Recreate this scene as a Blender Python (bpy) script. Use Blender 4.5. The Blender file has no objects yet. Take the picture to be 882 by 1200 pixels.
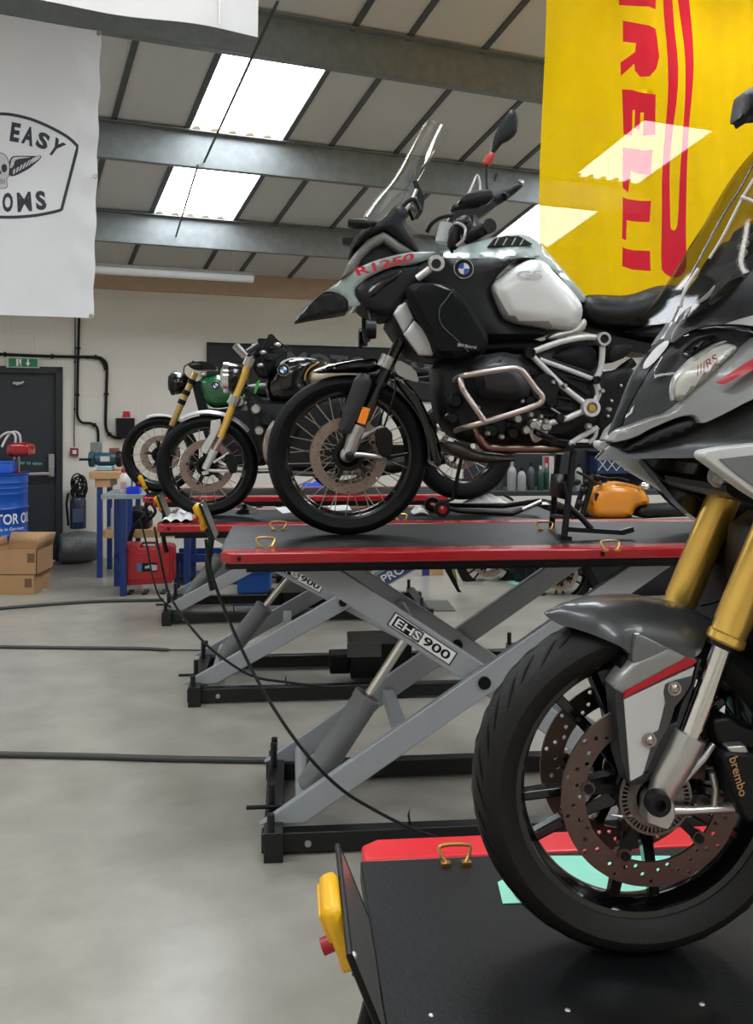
SKY_E = 9.0; TUBE_E = 14.0; YT = .04; EXPO = 0.6
import bpy, bmesh, math, random
from mathutils import Vector, Matrix
from mathutils.geometry import delaunay_2d_cdt
random.seed(7)
C = bpy.context.scene.collection
F, HX, HY, CZ = 1100.0, 441.0, 484.0, 1.62
R = math.radians

# ------------------------------------------------------------------ materials
MATS = {}
def mat(name, col, rough=.5, metal=0., noise=0., nscale=20., bump=0., bscale=60., coat=0., emis=None, estr=0., alpha=1., trans=0., spec=.5):
    if name in MATS: return MATS[name]
    m = bpy.data.materials.new(name); m.use_nodes = True
    nt = m.node_tree; b = nt.nodes['Principled BSDF']; L = nt.links
    def lin(c): return tuple((x / 12.92 if x <= .04045 else ((x + .055) / 1.055) ** 2.4) for x in c)
    c = lin([v / 255. for v in col])
    b.inputs['Base Color'].default_value = (*c, 1); b.inputs['Metallic'].default_value = metal
    b.inputs['Roughness'].default_value = rough; b.inputs['Coat Weight'].default_value = coat
    b.inputs['Coat Roughness'].default_value = .06
    b.inputs['Specular IOR Level'].default_value = spec
    tc = nt.nodes.new('ShaderNodeTexCoord')
    nz = nt.nodes.new('ShaderNodeTexNoise'); nz.inputs['Scale'].default_value = nscale; nz.inputs['Detail'].default_value = 4
    L.new(tc.outputs['Object'], nz.inputs['Vector'])
    mr = nt.nodes.new('ShaderNodeMapRange'); L.new(nz.outputs['Fac'], mr.inputs['Value'])
    mr.interpolation_type = 'SMOOTHSTEP'; mr.inputs['From Min'].default_value = .1; mr.inputs['From Max'].default_value = .9
    mr.inputs['To Min'].default_value = max(0, rough * .96); mr.inputs['To Max'].default_value = min(1, rough * 1.04)
    L.new(mr.outputs['Result'], b.inputs['Roughness'])
    if noise:
        mx = nt.nodes.new('ShaderNodeMix'); mx.data_type = 'RGBA'; L.new(nz.outputs['Fac'], mx.inputs['Factor'])
        mx.inputs['A'].default_value = (*[max(0, v * (1 - noise)) for v in c], 1)
        mx.inputs['B'].default_value = (*[min(1, v * (1 + noise)) for v in c], 1)
        L.new(mx.outputs['Result'], b.inputs['Base Color'])
    if bump:
        n2 = nt.nodes.new('ShaderNodeTexNoise'); n2.inputs['Scale'].default_value = bscale; n2.inputs['Detail'].default_value = 3
        L.new(tc.outputs['Object'], n2.inputs['Vector'])
        bp = nt.nodes.new('ShaderNodeBump'); bp.inputs['Strength'].default_value = bump; bp.inputs['Distance'].default_value = .004
        L.new(n2.outputs['Fac'], bp.inputs['Height']); L.new(bp.outputs['Normal'], b.inputs['Normal'])
    if emis: b.inputs['Emission Color'].default_value = (*lin([v / 255. for v in emis]), 1); b.inputs['Emission Strength'].default_value = estr
    if trans: b.inputs['Transmission Weight'].default_value = trans
    if alpha < 1: b.inputs['Alpha'].default_value = alpha
    MATS[name] = m
    return m

def glassy(name, col, fac, rough=.05, k=.5):
    "thin clear sheet: mostly transparent, glossy reflections"
    if name in MATS: return MATS[name]
    m = bpy.data.materials.new(name); m.use_nodes = True; nt = m.node_tree; nt.nodes.clear(); L = nt.links
    o = nt.nodes.new('ShaderNodeOutputMaterial'); t = nt.nodes.new('ShaderNodeBsdfTransparent'); g = nt.nodes.new('ShaderNodeBsdfGlossy')
    t.inputs['Color'].default_value = (*col, 1); g.inputs['Roughness'].default_value = rough
    fr = nt.nodes.new('ShaderNodeLayerWeight'); fr.inputs['Blend'].default_value = .5
    pw = nt.nodes.new('ShaderNodeMath'); pw.operation = 'POWER'; pw.inputs[1].default_value = 5; L.new(fr.outputs['Facing'], pw.inputs[0])
    ma = nt.nodes.new('ShaderNodeMath'); ma.operation = 'MULTIPLY_ADD'; ma.inputs[1].default_value = k; ma.inputs[2].default_value = fac
    L.new(pw.outputs[0], ma.inputs[0])
    mx = nt.nodes.new('ShaderNodeMixShader'); L.new(ma.outputs[0], mx.inputs['Fac']); L.new(t.outputs[0], mx.inputs[1]); L.new(g.outputs[0], mx.inputs[2])
    L.new(mx.outputs[0], o.inputs['Surface']); MATS[name] = m
    return m

def cloth(name, col, transp, transl):
    "thin flag fabric lit from both sides, partly see-through"
    m = bpy.data.materials.new(name); m.use_nodes = True; nt = m.node_tree; nt.nodes.clear(); L = nt.links
    def lin(c): return [((x / 255. + .055) / 1.055) ** 2.4 for x in c]
    c = lin(col)
    o = nt.nodes.new('ShaderNodeOutputMaterial'); d = nt.nodes.new('ShaderNodeBsdfDiffuse'); tl = nt.nodes.new('ShaderNodeBsdfTranslucent'); tp = nt.nodes.new('ShaderNodeBsdfTransparent')
    tc = nt.nodes.new('ShaderNodeTexCoord'); nz = nt.nodes.new('ShaderNodeTexNoise'); nz.inputs['Scale'].default_value = 3
    L.new(tc.outputs['Object'], nz.inputs['Vector'])
    mx = nt.nodes.new('ShaderNodeMix'); mx.data_type = 'RGBA'; L.new(nz.outputs['Fac'], mx.inputs['Factor'])
    mx.inputs['A'].default_value = (*[v * .93 for v in c], 1); mx.inputs['B'].default_value = (*[min(1, v * 1.07) for v in c], 1)
    for s in (d, tl): L.new(mx.outputs['Result'], s.inputs['Color'])
    a = nt.nodes.new('ShaderNodeMixShader'); a.inputs['Fac'].default_value = transl; L.new(d.outputs[0], a.inputs[1]); L.new(tl.outputs[0], a.inputs[2])
    b = nt.nodes.new('ShaderNodeMixShader'); b.inputs['Fac'].default_value = transp; L.new(a.outputs[0], b.inputs[1]); L.new(tp.outputs[0], b.inputs[2])
    L.new(b.outputs[0], o.inputs['Surface']); MATS[name] = m
    return m

# ------------------------------------------------------------------ frames
class Frame:
    "a vertical working plane: local x runs along it, local y away from the viewer, w = -y"
    def __init__(s, X0, Y0, yaw):
        s.o = Vector((X0, Y0, 0)); s.yaw = yaw; s.c, s.s = math.cos(yaw), math.sin(yaw)
    def P(s, px, py, w=0.):
        dx = (px - HX) / F; dz = (HY - py) / F
        k = s.c - s.s * dx
        t = (-w + s.s * (-s.o.x) + s.c * s.o.y) / k      # y_local = -w
        X, Y, Z = dx * t - s.o.x, t - s.o.y, CZ + dz * t
        return Vector((X * s.c + Y * s.s, -w, Z))
    def onz(s, px, py, z):
        "where the ray meets the horizontal plane z, in local coordinates"
        dx = (px - HX) / F; dz = (HY - py) / F; t = (z - CZ) / dz
        X, Y = dx * t - s.o.x, t - s.o.y
        return Vector((X * s.c + Y * s.s, -X * s.s + Y * s.c, z))
    def world(s, v): return Vector((s.o.x + v.x * s.c - v.y * s.s, s.o.y + v.x * s.s + v.y * s.c, v.z))
    def scale(s, px=441, w=0): return F / (s.world(s.P(px, HY, w)).y)

# ------------------------------------------------------------------ mesh builder
class MB:
    def __init__(s): s.v = []; s.f = []; s.m = []; s.cm = 0
    def add(s, vs, fs):
        n = len(s.v); s.v += [Vector(v) for v in vs]
        for f in fs: s.f.append([n + i for i in f]); s.m.append(s.cm)
        return s
    def use(s, i): s.cm = i; return s
    def box(s, x0, x1, y0, y1, z0, z1, M=None):
        vs = [Vector(p) for p in ((x0,y0,z0),(x1,y0,z0),(x1,y1,z0),(x0,y1,z0),(x0,y0,z1),(x1,y0,z1),(x1,y1,z1),(x0,y1,z1))]
        if M: vs = [M @ v for v in vs]
        return s.add(vs, [(0,3,2,1),(4,5,6,7),(0,1,5,4),(1,2,6,5),(2,3,7,6),(3,0,4,7)])
    def bar(s, a, b, w, h, up=(0,0,1)):
        "rectangular bar from a to b; w across, h along 'up'"
        a, b = Vector(a), Vector(b); d = (b - a).normalized(); side = d.cross(Vector(up)).normalized(); u = side.cross(d)
        vs = [p + side * (sx * w / 2) + u * (sz * h / 2) for p in (a, b) for sx, sz in ((-1,-1),(1,-1),(1,1),(-1,1))]
        return s.add(vs, [(0,1,2,3),(7,6,5,4),(0,4,5,1),(1,5,6,2),(2,6,7,3),(3,7,4,0)])
    def tube(s, pts, r, n=10, close=False, caps=True):
        pts = [Vector(p) for p in pts]; rs = r if isinstance(r, (list, tuple)) else [r] * len(pts)
        N = len(pts); vs = []; prev = None
        for i, p in enumerate(pts):
            if close: d = pts[(i + 1) % N] - pts[i - 1]
            else: d = pts[min(i + 1, N - 1)] - pts[max(i - 1, 0)]
            if d.length < 1e-9: d = Vector((0, 0, 1))
            d.normalize()
            if prev is None:
                ref = Vector((0, 1, 0)) if abs(d.y) < .9 else Vector((1, 0, 0))
                u = d.cross(ref).normalized()
            else: u = (prev - d * prev.dot(d)).normalized()
            prev = u; w = d.cross(u)
            for k in range(n):
                a = 2 * math.pi * k / n; vs.append(p + (u * math.cos(a) + w * math.sin(a)) * rs[i])
        fs = []
        for i in range(N if close else N - 1):
            j = (i + 1) % N
            for k in range(n): fs.append((i * n + k, i * n + (k + 1) % n, j * n + (k + 1) % n, j * n + k))
        if caps and not close: fs += [tuple(range(n))[::-1], tuple((N - 1) * n + k for k in range(n))]
        return s.add(vs, fs)
    def lathe(s, prof, c=(0,0,0), axis='y', n=32, a0=0, a1=None, close=False):
        "prof: (radius, along-axis) pairs"
        full = a1 is None; c = Vector(c); cnt = n if full else n + 1; vs = []
        for i in range(cnt):
            a = (2 * math.pi * i / n) if full else a0 + (a1 - a0) * i / n
            ca, sa = math.cos(a), math.sin(a)
            for r, h in prof:
                vs.append(c + (Vector((r * ca, h, r * sa)) if axis == 'y' else Vector((r * ca, r * sa, h)) if axis == 'z' else Vector((h, r * ca, r * sa))))
        m = len(prof); fs = []
        for i in range(n):
            j = (i + 1) % cnt
            for k in range(m if close else m - 1):
                k2 = (k + 1) % m; fs.append((i * m + k, i * m + k2, j * m + k2, j * m + k))
        if not full and close: fs += [tuple(range(m)), tuple(range((cnt - 1) * m, cnt * m))[::-1]]
        return s.add(vs, fs)
    def cyl(s, a, b, r, r2=None, n=20): return s.tube([a, b], [r, r if r2 is None else r2], n)
    def ball(s, c, rx, ry=None, rz=None, n=16, h=10):
        ry = ry or rx; rz = rz or rx; c = Vector(c); vs = []; fs = []
        for i in range(h + 1):
            t = math.pi * i / h
            for k in range(n):
                a = 2 * math.pi * k / n; vs.append(c + Vector((rx * math.sin(t) * math.cos(a), ry * math.sin(t) * math.sin(a), rz * math.cos(t))))
        for i in range(h):
            for k in range(n): fs.append((i * n + k, i * n + (k + 1) % n, (i + 1) * n + (k + 1) % n, (i + 1) * n + k))
        return s.add(vs, fs)
    def prism(s, poly, y0, y1):
        "poly of (x,z) extruded from y0 to y1"
        n = len(poly); vs = [(x, y0, z) for x, z in poly] + [(x, y1, z) for x, z in poly]
        return s.add(vs, [tuple(range(n)), tuple(range(n, 2 * n))[::-1]] + [(i, (i + 1) % n, n + (i + 1) % n, n + i) for i in range(n)])
    def prismz(s, poly, z0, z1):
        n = len(poly); vs = [(x, y, z0) for x, y in poly] + [(x, y, z1) for x, y in poly]
        return s.add(vs, [tuple(range(n))[::-1], tuple(range(n, 2 * n))] + [(i, (i + 1) % n, n + (i + 1) % n, n + i) for i in range(n)])
    def grid(s, fn, nu, nv):
        vs = [fn(i / nu, j / nv) for j in range(nv + 1) for i in range(nu + 1)]
        return s.add(vs, [(j * (nu + 1) + i, j * (nu + 1) + i + 1, (j + 1) * (nu + 1) + i + 1, (j + 1) * (nu + 1) + i) for j in range(nv) for i in range(nu)])

def finish(name, mb, mats, origin=(0,0,0), angle=35, bevel=0, solid=0):
    origin = Vector(origin)
    me = bpy.data.meshes.new(name)
    me.from_pydata([tuple(v - origin) for v in mb.v], [], mb.f)
    if not isinstance(mats, (list, tuple)): mats = [mats]
    for m in mats: me.materials.append(m)
    for p, mi in zip(me.polygons, mb.m): p.material_index = mi
    bm = bmesh.new(); bm.from_mesh(me)
    bmesh.ops.remove_doubles(bm, verts=bm.verts, dist=1e-5)
    bmesh.ops.recalc_face_normals(bm, faces=bm.faces); bm.to_mesh(me); bm.free()
    for p in me.polygons: p.use_smooth = True
    me.set_sharp_from_angle(angle=R(angle))
    ob = bpy.data.objects.new(name, me); C.objects.link(ob)
    if solid:
        s = ob.modifiers.new('thick', 'SOLIDIFY'); s.thickness = solid; s.offset = 0
    if bevel:
        b = ob.modifiers.new('bevel', 'BEVEL'); b.width = bevel; b.segments = 2; b.limit_method = 'ANGLE'; b.angle_limit = R(40)
    return ob

def smooth(pts, it=1):
    pts = [tuple(p) for p in pts]
    for _ in range(it):
        o = []
        for i in range(len(pts)):
            a, b = pts[i], pts[(i + 1) % len(pts)]
            o.append(tuple(x * .78 + y * .22 for x, y in zip(a, b))); o.append(tuple(x * .22 + y * .78 for x, y in zip(a, b)))
        pts = o
    return pts
def curve(pts, sub=6, close=False):
    "Catmull-Rom through points of any dimension"
    n = len(pts); out = []
    rng = range(n) if close else range(n - 1)
    for i in rng:
        g = lambda k: Vector(pts[k % n]) if close else Vector(pts[max(0, min(n - 1, k))])
        p0, p1, p2, p3 = g(i - 1), g(i), g(i + 1), g(i + 2)
        for j in range(sub):
            t = j / sub
            out.append(.5 * ((2 * p1) + (p2 - p0) * t + (2 * p0 - 5 * p1 + 4 * p2 - p3) * t * t + (3 * p1 - p0 - 3 * p2 + p3) * t ** 3))
    if not close: out.append(Vector(pts[-1]))
    return out
def inside(x, y, poly):
    c = False; n = len(poly); j = n - 1
    for i in range(n):
        xi, yi = poly[i][0], poly[i][1]; xj, yj = poly[j][0], poly[j][1]
        if (yi > y) != (yj > y) and x < (xj - xi) * (y - yi) / (yj - yi) + xi: c = not c
        j = i
    return c
def segd(x, y, a, b):
    dx, dy = b[0] - a[0], b[1] - a[1]; L = dx * dx + dy * dy
    t = 0 if L == 0 else max(0, min(1, ((x - a[0]) * dx + (y - a[1]) * dy) / L))
    return math.hypot(x - a[0] - t * dx, y - a[1] - t * dy)

def plate(mb, outer, holes, to3, thick=None, step=None, bulge=None, mirror=False, back=None):
    """fill an outline (2D) with holes; to3(x,y,d)->front point, back(x,y,d)->back point. d = distance to the outline"""
    if step is None:
        A = abs(sum(outer[i][0] * outer[(i + 1) % len(outer)][1] - outer[(i + 1) % len(outer)][0] * outer[i][1] for i in range(len(outer)))) / 2
        step = math.sqrt(A) / 11
    pts = [Vector((p[0], p[1])) for p in outer]; loops = [list(range(len(outer)))]; n0 = len(pts)
    for h in holes:
        loops.append(list(range(len(pts), len(pts) + len(h)))); pts += [Vector((p[0], p[1])) for p in h]
    if step:
        xs = [p[0] for p in outer]; ys = [p[1] for p in outer]; y = min(ys) + step * .5; row = 0
        while y < max(ys):
            x = min(xs) + (step * .5 if row % 2 else 0)
            while x < max(xs):
                if inside(x, y, outer) and not any(inside(x, y, h) for h in holes):
                    if min(segd(x, y, outer[i], outer[(i + 1) % len(outer)]) for i in range(len(outer))) > step * .35: pts.append(Vector((x, y)))
                x += step
            y += step * .87; row += 1
    edges = [(l[i], l[(i + 1) % len(l)]) for l in loops for i in range(len(l))]
    r = delaunay_2d_cdt(pts, edges, [], 0, 1e-6)
    V = r[0]; keep = []
    for f in r[2]:
        cx = sum(V[i].x for i in f) / len(f); cy = sum(V[i].y for i in f) / len(f)
        if inside(cx, cy, outer) and not any(inside(cx, cy, h) for h in holes): keep.append(list(f))
    D = [min(segd(v.x, v.y, outer[i], outer[(i + 1) % len(outer)]) for i in range(len(outer))) for v in V]
    top = [to3(v.x, v.y, d) for v, d in zip(V, D)]
    vs = list(top); fs = list(keep)
    if back:
        bt = [back(v.x, v.y, d) for v, d in zip(V, D)]; n = len(V); vs += bt
        fs += [[n + i for i in f[::-1]] for f in keep]
        cnt = {}
        for f in keep:
            for i in range(len(f)):
                a, b = f[i], f[(i + 1) % len(f)]
                if (b, a) in cnt: cnt.pop((b, a))
                else: cnt[(a, b)] = 1
        fs += [[b, a, n + a, n + b] for a, b in cnt]
    mb.add(vs, fs)
    return mb

def shellmb(fr, pts, w=0., H=0., D=.05, back='mirror', sm=1, step=None, holes=(), ripple=None, mb=None, wfn=None):
    "a bulging body panel: outline in picture coordinates at lateral offset w, H = swell, D = run-in of the swell (m)"
    P = [(p[0], p[1], p[2] if len(p) > 2 else w) for p in pts]
    if sm: P = smooth(P, sm)
    const = all(abs(p[2] - P[0][2]) < 1e-9 for p in P); sc = fr.scale(P[0][0])
    def wf(x, y):
        if wfn: return wfn(x, y)
        if const: return P[0][2]
        a = b = 0.
        for p in P:
            q = 1 / ((p[0] - x) ** 2 + (p[1] - y) ** 2 + 1e-3) ** 1.3; a += q * p[2]; b += q
        return a / b
    def t3(x, y, d):
        k = min(1, d / (D * sc)) if H else 0
        ww = wf(x, y) + H * math.sqrt(max(0, 1 - (1 - k) ** 2))
        v = fr.P(x, y, ww)
        if ripple: v = v + Vector((0, ripple(v.x, v.z), 0))
        return v
    if back == 'mirror': bk = lambda x, y, d: Vector((t3(x, y, d).x, -t3(x, y, d).y, t3(x, y, d).z))
    elif back: bk = lambda x, y, d: Vector((t3(x, y, 0).x, -wf(x, y) + back, t3(x, y, 0).z))
    else: bk = None
    return plate(mb or MB(), P, holes, t3, back=bk, step=step)

_tx = {}
def glyphs(txt, bold=0.):
    k = (txt, bold)
    if k in _tx: return _tx[k]
    cu = bpy.data.curves.new('t', 'FONT'); cu.body = txt; cu.offset = bold; cu.resolution_u = 3
    ob = bpy.data.objects.new('t', cu); C.objects.link(ob); bpy.context.view_layer.update()
    dg = bpy.context.evaluated_depsgraph_get(); me = bpy.data.meshes.new_from_object(ob.evaluated_get(dg))
    vs = [(v.co.x, v.co.y) for v in me.vertices]; fs = [list(p.vertices) for p in me.polygons]
    bpy.data.objects.remove(ob); bpy.data.curves.remove(cu); bpy.data.meshes.remove(me)
    x0 = min(v[0] for v in vs); x1 = max(v[0] for v in vs); y0 = min(v[1] for v in vs); y1 = max(v[1] for v in vs)
    _tx[k] = ([((x - x0) / (x1 - x0), (y - y0) / (y1 - y0)) for x, y in vs], fs)
    return _tx[k]
def bil(q, u, v):
    "q = tl,tr,br,bl"
    return tuple((q[0][i] * (1 - u) + q[1][i] * u) * v + (q[3][i] * (1 - u) + q[2][i] * u) * (1 - v) for i in range(len(q[0])))

def setp(o, label=None, cat=None, group=None, kind=None):
    if label: o['label'] = label
    if cat: o['category'] = cat
    if group: o['group'] = group
    if kind: o['kind'] = kind

class T:
    def __init__(s, name, label, cat, fr, base, group=None):
        s.fr = fr; s.base = Vector(base)
        o = bpy.data.objects.new(name, None); C.objects.link(o); o.empty_display_size = .1
        o.location = fr.world(s.base); o.rotation_euler = (0, 0, fr.yaw); setp(o, label, cat, group); s.ob = o
    def part(s, name, mb, m, parent=None, mirror=False, label=None, **kw):
        o = finish(name, mb, m, s.base, **kw); o.parent = parent or s.ob
        if label: o['label'] = label
        if mirror:
            d = o.copy(); C.objects.link(d); d.parent = o.parent; d.scale = (1, -1, 1)
        return o
    def sub(s, name, loc, parent=None):
        e = bpy.data.objects.new(name, None); C.objects.link(e); e.parent = parent or s.ob; e.location = Vector(loc) - s.base; e.empty_display_size = .05
        return e
    def shell(s, name, pts, m, parent=None, mirror=False, label=None, bevel=0, angle=35, **kw):
        return s.part(name, shellmb(s.fr, pts, **kw), m, parent, mirror, label, bevel=bevel, angle=angle)
    def tube(s, name, pts, r, m, parent=None, mirror=False, sm=0, n=10, w=0., label=None):
        P = [s.fr.P(p[0], p[1], p[2] if len(p) > 2 else w) for p in pts]
        if sm: P = curve(P, sm)
        return s.part(name, MB().tube(P, r, n), m, parent, mirror, label)
    def text(s, name, txt, quad, w, m, parent=None, bold=0., off=.0015, ripple=None, label=None):
        vs, fs = glyphs(txt, bold); out = []
        for u, v in vs:
            px = bil(quad, u, v); p = s.fr.P(px[0], px[1], px[2] if len(px) > 2 else w)
            if ripple: p = p + Vector((0, ripple(p.x, p.z), 0))
            out.append(p + Vector((0, -off, 0)))
        return s.part(name, MB().add(out, fs), m, parent, label=label)

def one(name, label, cat, fr, base, mb, m, group=None, kind=None, **kw):
    "a thing that is one mesh"
    o = finish(name, mb, m, base, **kw); o.location = fr.world(Vector(base)); o.rotation_euler = (0, 0, fr.yaw)
    setp(o, label, cat, group, kind)
    return o
def struct(name, fr, mb, m, label=None, parent=None, **kw):
    o = finish(name, mb, m, (0, 0, 0), **kw)
    if parent: o.parent = parent
    else: o.location = fr.world(Vector((0, 0, 0))); o.rotation_euler = (0, 0, fr.yaw); o['kind'] = 'structure'
    if label: o['label'] = label
    return o

# frames
YAWW = math.atan(F / 2500.); YL = math.atan(F / 12000.)
FW = Frame(0, 11.8, YAWW)
def lane(px, Y): return Frame(0, Y - (px - HX) / F * Y * math.tan(YL), YL)
FA = lane(407, F / 288.); FB = lane(243, F / 197.); FC = lane(188, F / 146.); FD = lane(748, F / 650.)
FE = lane(660, F / 131.)

# ---- palette
blk = mat('black_plastic', (13, 14, 16), .5, spec=.3, bump=.1, bscale=300)
blkg = mat('black_gloss', (7, 7, 9), .2, coat=.4)
blkm = mat('black_metal', (13, 14, 15), .4, metal=.2, spec=.35)
dark = mat('dark_engine_metal', (26, 27, 29), .45, metal=.5, noise=.3)
rub = mat('tyre_rubber', (11, 11, 12), .65, spec=.22, noise=.15, bump=.25, bscale=120)
rub2 = mat('sport_tyre_rubber', (27, 26, 25), .6, spec=.3, noise=.15, bump=.2, bscale=120)
rubflat = mat('tread_groove', (8, 8, 8), .9)
silv = mat('silver_metal', (190, 188, 184), .32, metal=.85, noise=.08)
white_m = mat('silver_white_paint', (205, 205, 203), .35, metal=.25)
chrome = mat('chrome', (225, 222, 218), .1, metal=1.)
steel = mat('brushed_steel', (176, 168, 160), .28, metal=1., noise=.1)
goldm = mat('gold_anodised', (250, 204, 104), .3, metal=.8)
brass = mat('brass', (205, 165, 95), .3, metal=.9)
disc_m = mat('brake_disc_steel', (150, 132, 122), .34, metal=.85, noise=.15)
sage = mat('sage_grey_paint', (150, 162, 158), .3, coat=.5)
wgrey = mat('warm_grey_paint', (112, 110, 104), .4, metal=.2)
tanks = mat('brushed_silver_tank', (214, 214, 212), .36, metal=.3, noise=.04)
redp = mat('red_print', (190, 20, 45), .45)
orange = mat('orange_lens', (255, 140, 20), .25, coat=.5, emis=(255, 120, 10), estr=0)
whitep = mat('white_print', (235, 235, 232), .5)
bluep = mat('roundel_blue', (30, 100, 190), .3)
seatm = mat('black_seat_vinyl', (11, 11, 13), .42, spec=.35, noise=.1, bump=.15, bscale=200)
clear = glassy('clear_screen', (.9, .93, .94), .09)
smoke = glassy('smoked_screen', (.3, .29, .29), .03, .08, .22)
yell = mat('yellow_plastic', (238, 178, 20), .38)
redr = mat('red_enamel', (158, 12, 24), .26, coat=.4)
redlit = mat('red_enamel_lit', (225, 26, 38), .38, coat=.2, noise=.04)  # same rail enamel, lightened for the light falling on the near deck
liftg = mat('lift_grey_paint', (160, 164, 168), .36, metal=.15, noise=.05)
liftb = mat('black_frame_paint', (12, 13, 14), .35, noise=.15)
deck = mat('black_deck_rubber', (13, 14, 15), .5, spec=.28, noise=.35, nscale=9, bump=.2, bscale=90)
greyc = mat('cylinder_grey', (118, 120, 121), .4, metal=.3)
blued = mat('blue_steel', (20, 52, 118), .4, noise=.08)
wood = mat('pale_wood', (190, 150, 110), .6, noise=.18, nscale=8)
paper = mat('white_paper', (225, 226, 224), .7, noise=.04)
card = mat('cardboard', (176, 138, 98), .8, noise=.08, nscale=6)
# ================================================================== the room
Z0, SL = 3.24, .24
def rz(y): return Z0 - SL * y if y > -10.4 else Z0 + SL * 10.4 + SL * (y + 10.4)
def nodes_of(m): return m.node_tree, m.node_tree.nodes['Principled BSDF'], m.node_tree.links
# floor material: pale polished screed with broad stains
fm = mat('polished_floor', (163, 159, 149), .3, noise=.12, nscale=.7)
nt, b, L = nodes_of(fm)
n2 = nt.nodes.new('ShaderNodeTexNoise'); n2.inputs['Scale'].default_value = 3.2; n2.inputs['Detail'].default_value = 5; n2.inputs['Roughness'].default_value = .55
tc = [n for n in nt.nodes if n.bl_idname == 'ShaderNodeTexCoord'][0]; L.new(tc.outputs['Object'], n2.inputs['Vector'])
mx0 = [n for n in nt.nodes if n.bl_idname == 'ShaderNodeMix'][0]
mx = nt.nodes.new('ShaderNodeMix'); mx.data_type = 'RGBA'; mx.blend_type = 'MULTIPLY'; mx.inputs['Factor'].default_value = 1
cr = nt.nodes.new('ShaderNodeValToRGB'); cr.color_ramp.elements[0].position = .22; cr.color_ramp.interpolation = 'EASE'; cr.color_ramp.elements[0].color = (.7, .69, .67, 1); cr.color_ramp.elements[1].position = .8; cr.color_ramp.elements[1].color = (1, 1, 1, 1)
L.new(n2.outputs['Fac'], cr.inputs['Fac']); L.new(mx0.outputs['Result'], mx.inputs['A']); L.new(cr.outputs['Color'], mx.inputs['B']); L.new(mx.outputs['Result'], b.inputs['Base Color'])
# block wall material
wm = mat('painted_block_wall', (226, 221, 211), .7, noise=.04, nscale=3, bump=.0)
nt, b, L = nodes_of(wm)
tc = [n for n in nt.nodes if n.bl_idname == 'ShaderNodeTexCoord'][0]
mp = nt.nodes.new('ShaderNodeMapping'); mp.inputs['Rotation'].default_value = (R(90), 0, 0); L.new(tc.outputs['Object'], mp.inputs['Vector'])
bk = nt.nodes.new('ShaderNodeTexBrick'); bk.inputs['Scale'].default_value = 1; bk.inputs['Brick Width'].default_value = .45; bk.inputs['Row Height'].default_value = .225; bk.inputs['Mortar Size'].default_value = .006; bk.inputs['Mortar Smooth'].default_value = .6
L.new(mp.outputs['Vector'], bk.inputs['Vector'])
n3 = nt.nodes.new('ShaderNodeTexNoise'); n3.inputs['Scale'].default_value = 40; L.new(tc.outputs['Object'], n3.inputs['Vector'])
ad = nt.nodes.new('ShaderNodeMath'); ad.operation = 'MULTIPLY_ADD'; ad.inputs[1].default_value = -1.; L.new(bk.outputs['Fac'], ad.inputs[0]); L.new(n3.outputs['Fac'], ad.inputs[2])
bp = nt.nodes.new('ShaderNodeBump'); bp.inputs['Strength'].default_value = .35; bp.inputs['Distance'].default_value = .006
L.new(ad.outputs[0], bp.inputs['Height']); L.new(bp.outputs['Normal'], b.inputs['Normal'])
roofm = mat('roof_lining_board', (204, 204, 201), .6, noise=.04, nscale=2.5)
ribm = mat('roof_joint_strip', (84, 88, 88), .5, metal=.2)
galv = mat('galvanised_steel', (124, 129, 130), .48, metal=.4, noise=.28, nscale=14, bump=.05)
skym = mat('translucent_rooflight', (235, 238, 238), .5, emis=(238, 244, 250), estr=SKY_E)
timber = mat('timber_wall_plate', (186, 160, 134), .65, noise=.15, nscale=7)

XL, XR, YB = -9.5, 9.5, -16.
struct('floor', FW, MB().box(XL, XR, YB, .25, -.1, 0), fm)
# back wall with a doorway: door occupies local x dx0..dx1
dw1 = FW.P(73, 560, 0).x; dw0 = dw1 - 1.16; dz = 2.12
m = MB()
m.box(XL, dw0, 0, .2, 0, 3.0); m.box(dw1, XR, 0, .2, 0, 3.0); m.box(dw0, dw1, 0, .2, dz, 3.0)
struct('wall_back', FW, m, wm, 'cream painted block wall')
struct('wall_left', FW, MB().box(XL - .2, XL, YB, .2, 0, 5.8), wm)
struct('wall_right', FW, MB().box(XR, XR + .2, YB, .2, 0, 5.8), wm)
struct('wall_front', FW, MB().box(XL, XR, YB - .2, YB, 0, 5.4), wm)
struct('trim_1', FW, MB().box(XL, XR, -.06, .14, 3.0, rz(0) + .02), timber, 'pale timber plate along the top of the wall', bevel=.006)
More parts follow.
